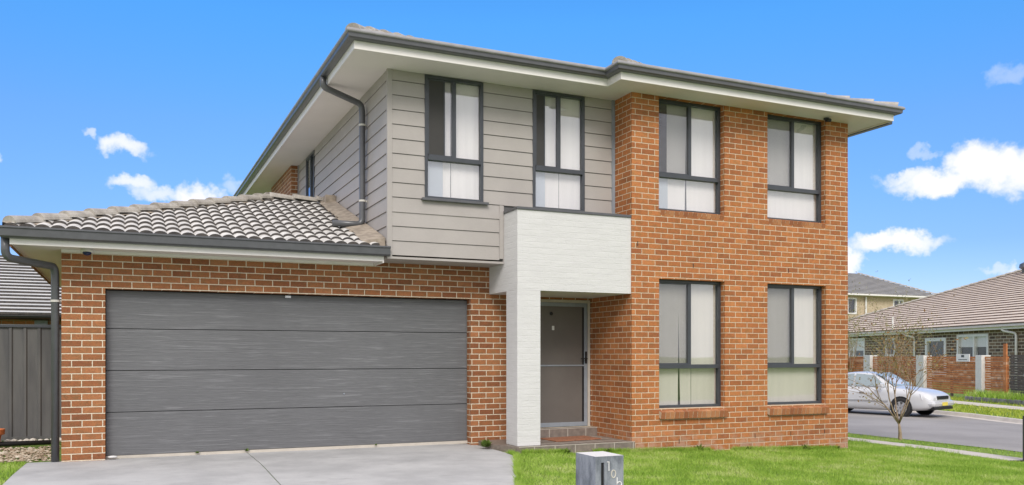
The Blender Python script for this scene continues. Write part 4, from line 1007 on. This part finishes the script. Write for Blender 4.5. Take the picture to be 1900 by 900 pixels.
q = fp(4.6, 13.9); tk, tips = branches((q[0], q[1], -.5), .75, [.5, .55, .6], [6, 5, 3], 3, .04, 31); tk.build('trunk', M['bark'], st_)
v_, f_ = leaves(tips, 2, .05, .07, 9, 1); o = MB(); o.add(v_, f_); o.build('crown', M['leaf_bush'], st_)
st_ = thing('slender_tree', 'taller thin tree with olive leaves rising above the white fence piers', 'tree', (*fp(4.4, 17.2), -.5))
q = fp(4.4, 17.2); tk, tips = branches((q[0], q[1], -.5), 0.8, [.42, .5, .6], [5, 5, 3], 3, .05, 44); tk.build('trunk', M['bark'], st_)
v_, f_ = leaves(tips, 2, .05, .06, 19, 1); o = MB(); o.add(v_, f_); o.build('crown', M['leaf_bush'], st_)

def blades(name, label, pts, hmin, hmax, width, m_, lean=.5):
    n0 = len(pts); x, y = pts[:, 0], pts[:, 1]
    z = np.interp(x, [a for a, _ in GX], [b for _, b in GX]) - .015 * np.where(y < 11.3, np.maximum(0, 11.3 - np.maximum(y, -20)), 0) + (pts[:, 2] if pts.shape[1] > 2 else 0)
    h = rng.uniform(hmin, hmax, n0); a = rng.uniform(0, 6.283, n0); w_ = width * rng.uniform(.6, 1.3, n0); lx, ly = rng.normal(0, lean, n0) * h, rng.normal(0, lean, n0) * h
    V = np.empty((n0, 3, 3)); V[:, 0] = np.stack([x - np.cos(a) * w_, y - np.sin(a) * w_, z - .005], 1); V[:, 1] = np.stack([x + np.cos(a) * w_, y + np.sin(a) * w_, z - .005], 1)
    V[:, 2] = np.stack([x + lx, y + ly, z + h], 1)
    me = bpy.data.meshes.new(name); me.vertices.add(n0 * 3); me.vertices.foreach_set('co', V.ravel()); me.loops.add(n0 * 3); me.loops.foreach_set('vertex_index', np.arange(n0 * 3, dtype=np.int32))
    me.polygons.add(n0); me.polygons.foreach_set('loop_start', np.arange(0, n0 * 3, 3, dtype=np.int32)); me.polygons.foreach_set('loop_total', np.full(n0, 3, dtype=np.int32))
    me.update(); me.validate(); me.materials.append(m_)
    o = bpy.data.objects.new(name, me); col.objects.link(o); o['kind'] = 'stuff'; o['label'] = label; o['category'] = 'grass'; return o
def scatter(nn, x0, x1, y0, y1): return np.stack([rng.uniform(x0, x1, nn), rng.uniform(y0, y1, nn)], 1)
def lawnmask(p):
    x, y = p[:, 0], p[:, 1]
    right = np.interp(y, [-2, 6.2, 8.4, 9., 10.85, 12.3], [2.2, 2.95, 3.86, 4.12, 4.95, 4.98]) + rng.normal(0, .02, len(x))
    ok = (x > right) & ~((x > 5.0) & (y > 11.16 + rng.normal(0, .0, len(x))) & (x < 7.12)) & ~((x > 7.1) & (x < 11.56) & (y > 11.27)) & ~((x > 4.8) & (y > 11.1) & (x < 5.6))
    path = (x > 13.22) & (x < 14.03) & (y > 9.45); return ok & ~path & (x < 15.42)
P1 = scatter(190000, 2.8, 13.3, 7.2, 12.6); P1 = P1[lawnmask(P1)]
P2 = scatter(60000, 10, 15.4, 5.5, 22); P2 = P2[lawnmask(P2)]
P3 = scatter(20000, 2.6, 9, 4.6, 7.2); P3 = P3[lawnmask(P3)]
blades('lawn_grass', 'bright green lawn grass in front of the brick house', np.concatenate([P1, P2, P3]), .018, .05, .0042, M['blade'], .6)
PL = scatter(26000, -4.5, -1.0, 9.5, 12.55); PL = PL[(PL[:, 0] < np.interp(PL[:, 1], [9.5, 11.2, 12.3, 12.7], [-1.22, -1.18, -1.16, -1.15]))]
blades('side_grass', 'green grass left of the driveway by the pebbles', PL, .02, .055, .005, M['blade'])
PV = []
for _ in range(52000):
    t = random.uniform(-12, 30); nn = random.uniform(-.4, 5.6)
    if 3.1 < nn < 4.25: continue
    a = fp(nn, t); kx = np.interp(a[1], [p[1] for p in K2], [p[0] for p in K2])
    if a[0] < kx + .2: continue
    PV.append((a[0], a[1], .11))
PV = np.array(PV); blades('verge_grass', 'yellow green grass on the far verge of the side street', PV, .04, .12, .014, M['blade_y'])
PW = np.array([(*fp(random.uniform(4.75, 5.55), random.uniform(2.8, 8.6)), random.choice((.11, .3)) if True else 0) for _ in range(2500)])
blades('bed_grass', 'tall green weeds round the low stone wall', PW, .12, .34, .02, M['blade'], .3)
# longer blades where the mower does not reach
ed = []
for _ in range(5200):
    y = random.uniform(7.6, 11.1); ed.append((float(np.interp(y, [6.2, 8.4, 9., 10.85, 12.3], [2.95, 3.86, 4.12, 4.95, 4.98])) + abs(random.gauss(.0, .03)) - .012, y))
for _ in range(5200): ed.append((random.uniform(5.2, 7.1), 11.175 - abs(random.gauss(0, .025))))
for _ in range(9000): ed.append((random.uniform(7.12, 11.6), 11.268 - abs(random.gauss(0, .03))))
for _ in range(3500): ed.append((13.24 - abs(random.gauss(0, .03)), random.uniform(9.5, 20)))
ed = [e for e in ed if math.sin(e[0] * 7 + math.sin(e[1] * 5)) + math.sin(e[0] * 2.3 + e[1] * 3.1) > -.9]
blades('edge_grass', 'longer ragged grass along the walls and the concrete edges', np.array(ed), .035, .095, .004, M['blade'], .4)
wh_ = MB()
for x, z in ((9.49, -.01), (10.25, 0.), (11.0, .01), (7.98, -.04), (7.21, 3.045), (8.25, 2.75), (10.2, 2.75)): wh_ = MB().box(x, x + .012, YM - .002, YM + .01, z, z + .072); wh_.build('weep_hole', M['black'], house)
# weeds along the walls
def weed(x, y, z, s, kk, label):
    vs = []; fs = []
    for _ in range(kk):
        a = random.uniform(0, 6.283); l = s * random.uniform(.5, 1.1); e = random.uniform(.25, 1.2); w_ = l * .22
        tip = Vector((math.cos(a) * math.cos(e), math.sin(a) * math.cos(e), math.sin(e))) * l; sd_ = Vector((-math.sin(a), math.cos(a), 0)) * w_; b0 = Vector((x, y, z)) + Vector((random.uniform(-s, s) * .3, random.uniform(-s, s) * .12, 0))
        o_ = len(vs); vs += [tuple(b0), tuple(b0 + tip * .5 + sd_), tuple(b0 + tip), tuple(b0 + tip * .5 - sd_)]; fs.append((o_, o_ + 1, o_ + 2, o_ + 3))
    o = MB(); o.add(vs, fs); return tag(o.build('weed', M['weed'], kind=None), label, 'weed', 'weeds along the foot of the walls')
weed(4.86, 11.72, .0, .13, 60, 'leafy weed at the left corner of the porch step beside the driveway')
for i, (x, s, k, lb_) in enumerate([(8.33, .13, 22, 'small weed below the left downstairs window sill'), (10.55, .15, 26, 'thin weed at the wall below the right downstairs window'), (9.3, .09, 18, 'tiny weed at the wall between the downstairs windows'), (11.25, .1, 18, 'weed at the right corner of the brick wall')]):
    weed(x, 11.24, gz(x, 11.24), s, k, lb_)
for x, s, lb_ in ((1.55, .045, 'tiny weed in the driveway joint under the garage door'), (.9, .04, 'tiny weed under the garage door left of the driveway joint'), (3.4, .03, 'smallest weed under the right half of the garage door')):
    weed(x, 12.46, .016, s, 26, lb_)
for x, lb_ in ((5.9, 'tuft of weeds at the foot of the porch step behind the letterbox'), (6.6, 'tuft of weeds at the right part of the porch step')):
    weed(x, 11.15, gz(x, 11.15), .1, 40, lb_)

# ------------------------------------------------------------------ parked car (local x = forward, y = left, z = up)
CH = Vector((.276, -.961)); CLf = Vector((.961, .276)); fw_axle = Vector((23.77, 20.42)); CZ = -.655
C0 = fw_axle - CH * 1.42
TCAR = lambda x, y, z: (C0.x + CH.x * x + CLf.x * y, C0.y + CH.y * x + CLf.y * y, CZ + z)
car = thing('parked_car', 'silver sedan with yellow number plate parked across the side street', 'car', (C0.x, C0.y, CZ))
st = [  # x, half width, sill z, top z, shoulder z
    (-2.40, .66, .36, .88, .76), (-2.34, .80, .28, 1.0, .84), (-1.9, .87, .21, 1.06, .88), (-1.2, .885, .19, 1.00, .90), (-.4, .89, .19, .97, .90), (.4, .89, .19, .97, .89),
    (1.0, .885, .19, .99, .88), (1.5, .88, .20, .95, .85), (1.95, .86, .22, .89, .80), (2.20, .80, .26, .82, .74), (2.34, .70, .30, .73, .66), (2.37, .62, .34, .66, .60)]
o = MB(TCAR); vs = []; ring = []
for x, hw_, zs, zt_, zh in st:
    half = [(0, zs), (hw_ * .80, zs), (hw_ * .97, zs + .06), (hw_, (zs + zh) / 2), (hw_ * .97, zh), (hw_ * .80, zt_ - .015), (hw_ * .4, zt_ + .015), (0, zt_ + .02)]
    pts = [(x, -a, b_) for a, b_ in half] + [(x, a, b_) for a, b_ in half[::-1][1:-1]]
    vs += pts; k = len(pts)
fs = [(i * k + j, i * k + (j + 1) % k, (i + 1) * k + (j + 1) % k, (i + 1) * k + j) for i in range(len(st) - 1) for j in range(k)]
fs += [tuple(range(k))[::-1], tuple(range((len(st) - 1) * k, len(st) * k))]
o.add(vs, fs); bd = o.build('body', M['car'], car, smooth=True); sm = bd.modifiers.new('sub', 'SUBSURF'); sm.levels = 2; sm.render_levels = 2
# greenhouse
def gh(x, hwb, z): return x, hwb, z
o = MB(TCAR); G = [(-1.80, .64, 1.0, None), (-1.45, .72, 1.18, .62), (-.85, .76, 1.42, .56), (-.3, .77, 1.475, .56), (.3, .77, 1.46, .55), (.72, .76, 1.28, .61), (1.15, .72, .97, None)]
vs = []
for x, hb_, zt_, ht in G:
    ht = ht or hb_ * .9; vs += [(x, -hb_, .90), (x, -(hb_ + ht) / 2 - .02, (.90 + zt_) / 2), (x, -ht, zt_ - .03), (x, -ht * .5, zt_), (x, ht * .5, zt_), (x, ht, zt_ - .03), (x, (hb_ + ht) / 2 + .02, (.90 + zt_) / 2), (x, hb_, .90)]
k = 8; fs = [(i * k + j, i * k + j + 1, (i + 1) * k + j + 1, (i + 1) * k + j) for i in range(len(G) - 1) for j in range(k - 1)]
o.add(vs, fs); cb = o.build('cabin', M['car'], car, smooth=True); sm = cb.modifiers.new('sub', 'SUBSURF'); sm.levels = 2; sm.render_levels = 2
def glasspanel(nm, pts):
    o = MB(TCAR); o.quad(*pts); return o.build(nm, M['carglass'], car)
for s_ in (-1, 1):
    y1, y2 = s_ * .775, s_ * .615
    glasspanel('side_window', [(-.22, y1, .99), (.86, y1 * .985, .985), (.42, y2 * 1.02, 1.355), (-.22, y2 * 1.01, 1.40)]); glasspanel('side_window', [(-.28, y1, .99), (-.28, y2 * 1.01, 1.40), (-.80, y2, 1.355), (-1.25, y1 * .95, 1.0)])
    o = MB(TCAR); o.box(.72, .90, s_ * .98 - .09, s_ * .98 + .09, .97, 1.10); o.build('wing_mirror', M['car'], car, bevel=.03)
    for xx in (-.95, .02): MB(TCAR).box(xx, xx + .16, min(s_ * .885, s_ * .905), max(s_ * .885, s_ * .905), .77, .795).build('door_handle', M['frame'], car)
    MB(TCAR).box(-1.0, 1.0, min(s_ * .875, s_ * .905), max(s_ * .875, s_ * .905), .50, .54).build('side_moulding', M['rim'], car)
    for xx in (-1.36, 1.42):
        o = MB(TCAR); o.lathe((xx, s_ * .80, .34), [(.35, -.04 * s_ if s_ < 0 else 0), (.35, .085 * s_)], 26, 'y'); o.build('wheel_arch', M['black'], car)
        o = MB(TCAR); o.lathe((xx, s_ * .80, .315), [(.30, 0), (.315, .02 * s_), (.315, .095 * s_), (.28, .11 * s_), (.21, .10 * s_)], 26, 'y'); wh = o.build('wheel', M['tyre'], car, smooth=False)
        o = MB(TCAR); o.lathe((xx, s_ * .80, .315), [(.21, .09 * s_), (.20, .112 * s_), (.19, .10 * s_)], 24, 'y')
        for q in range(7):
            t = q * 6.283 / 7; c_, z_ = math.cos(t), math.sin(t)
            o.add([(xx + c_ * .03 - z_ * .025, s_ * .914, .315 + z_ * .03 + c_ * .025), (xx + c_ * .03 + z_ * .025, s_ * .914, .315 + z_ * .03 - c_ * .025), (xx + c_ * .2 + z_ * .035, s_ * .912, .315 + z_ * .2 - c_ * .035), (xx + c_ * .2 - z_ * .035, s_ * .912, .315 + z_ * .2 + c_ * .035)], [(0, 1, 2, 3)])
        o.build('rim', M['rim'], wh)
    o = MB(TCAR); o.add([(2.08, s_ * .83, .58), (2.385, s_ * .46, .58), (2.35, s_ * .46, .73), (2.02, s_ * .83, .78), (2.0, s_ * .70, .58), (2.1, s_ * .45, .58), (2.1, s_ * .45, .73), (1.9, s_ * .7, .76)], [(0, 1, 2, 3), (4, 7, 6, 5), (0, 4, 5, 1), (1, 5, 6, 2), (2, 6, 7, 3), (3, 7, 4, 0)])
    o.build('headlight', M['lamp'], car)
glasspanel('windscreen', [(1.10, -.66, 1.01), (1.10, .66, 1.01), (.42, .52, 1.435), (.42, -.52, 1.435)])
glasspanel('rear_window', [(-1.72, -.58, 1.07), (-.98, -.50, 1.405), (-.98, .50, 1.405), (-1.72, .58, 1.07)])
MB(TCAR).box(2.10, 2.395, -.40, .40, .60, .71).build('grille', M['black'], car, bevel=.02)
MB(TCAR).box(2.05, 2.42, -.66, .66, .27, .36).build('air_intake', M['black'], car, bevel=.02)
MB(TCAR).box(1.9, 2.44, -.76, .76, .365, .56).build('bumper', M['car'], car, bevel=.09)
MB(TCAR).box(2.44, 2.45, -.19, .19, .40, .51).build('number_plate', M['plate'], car)
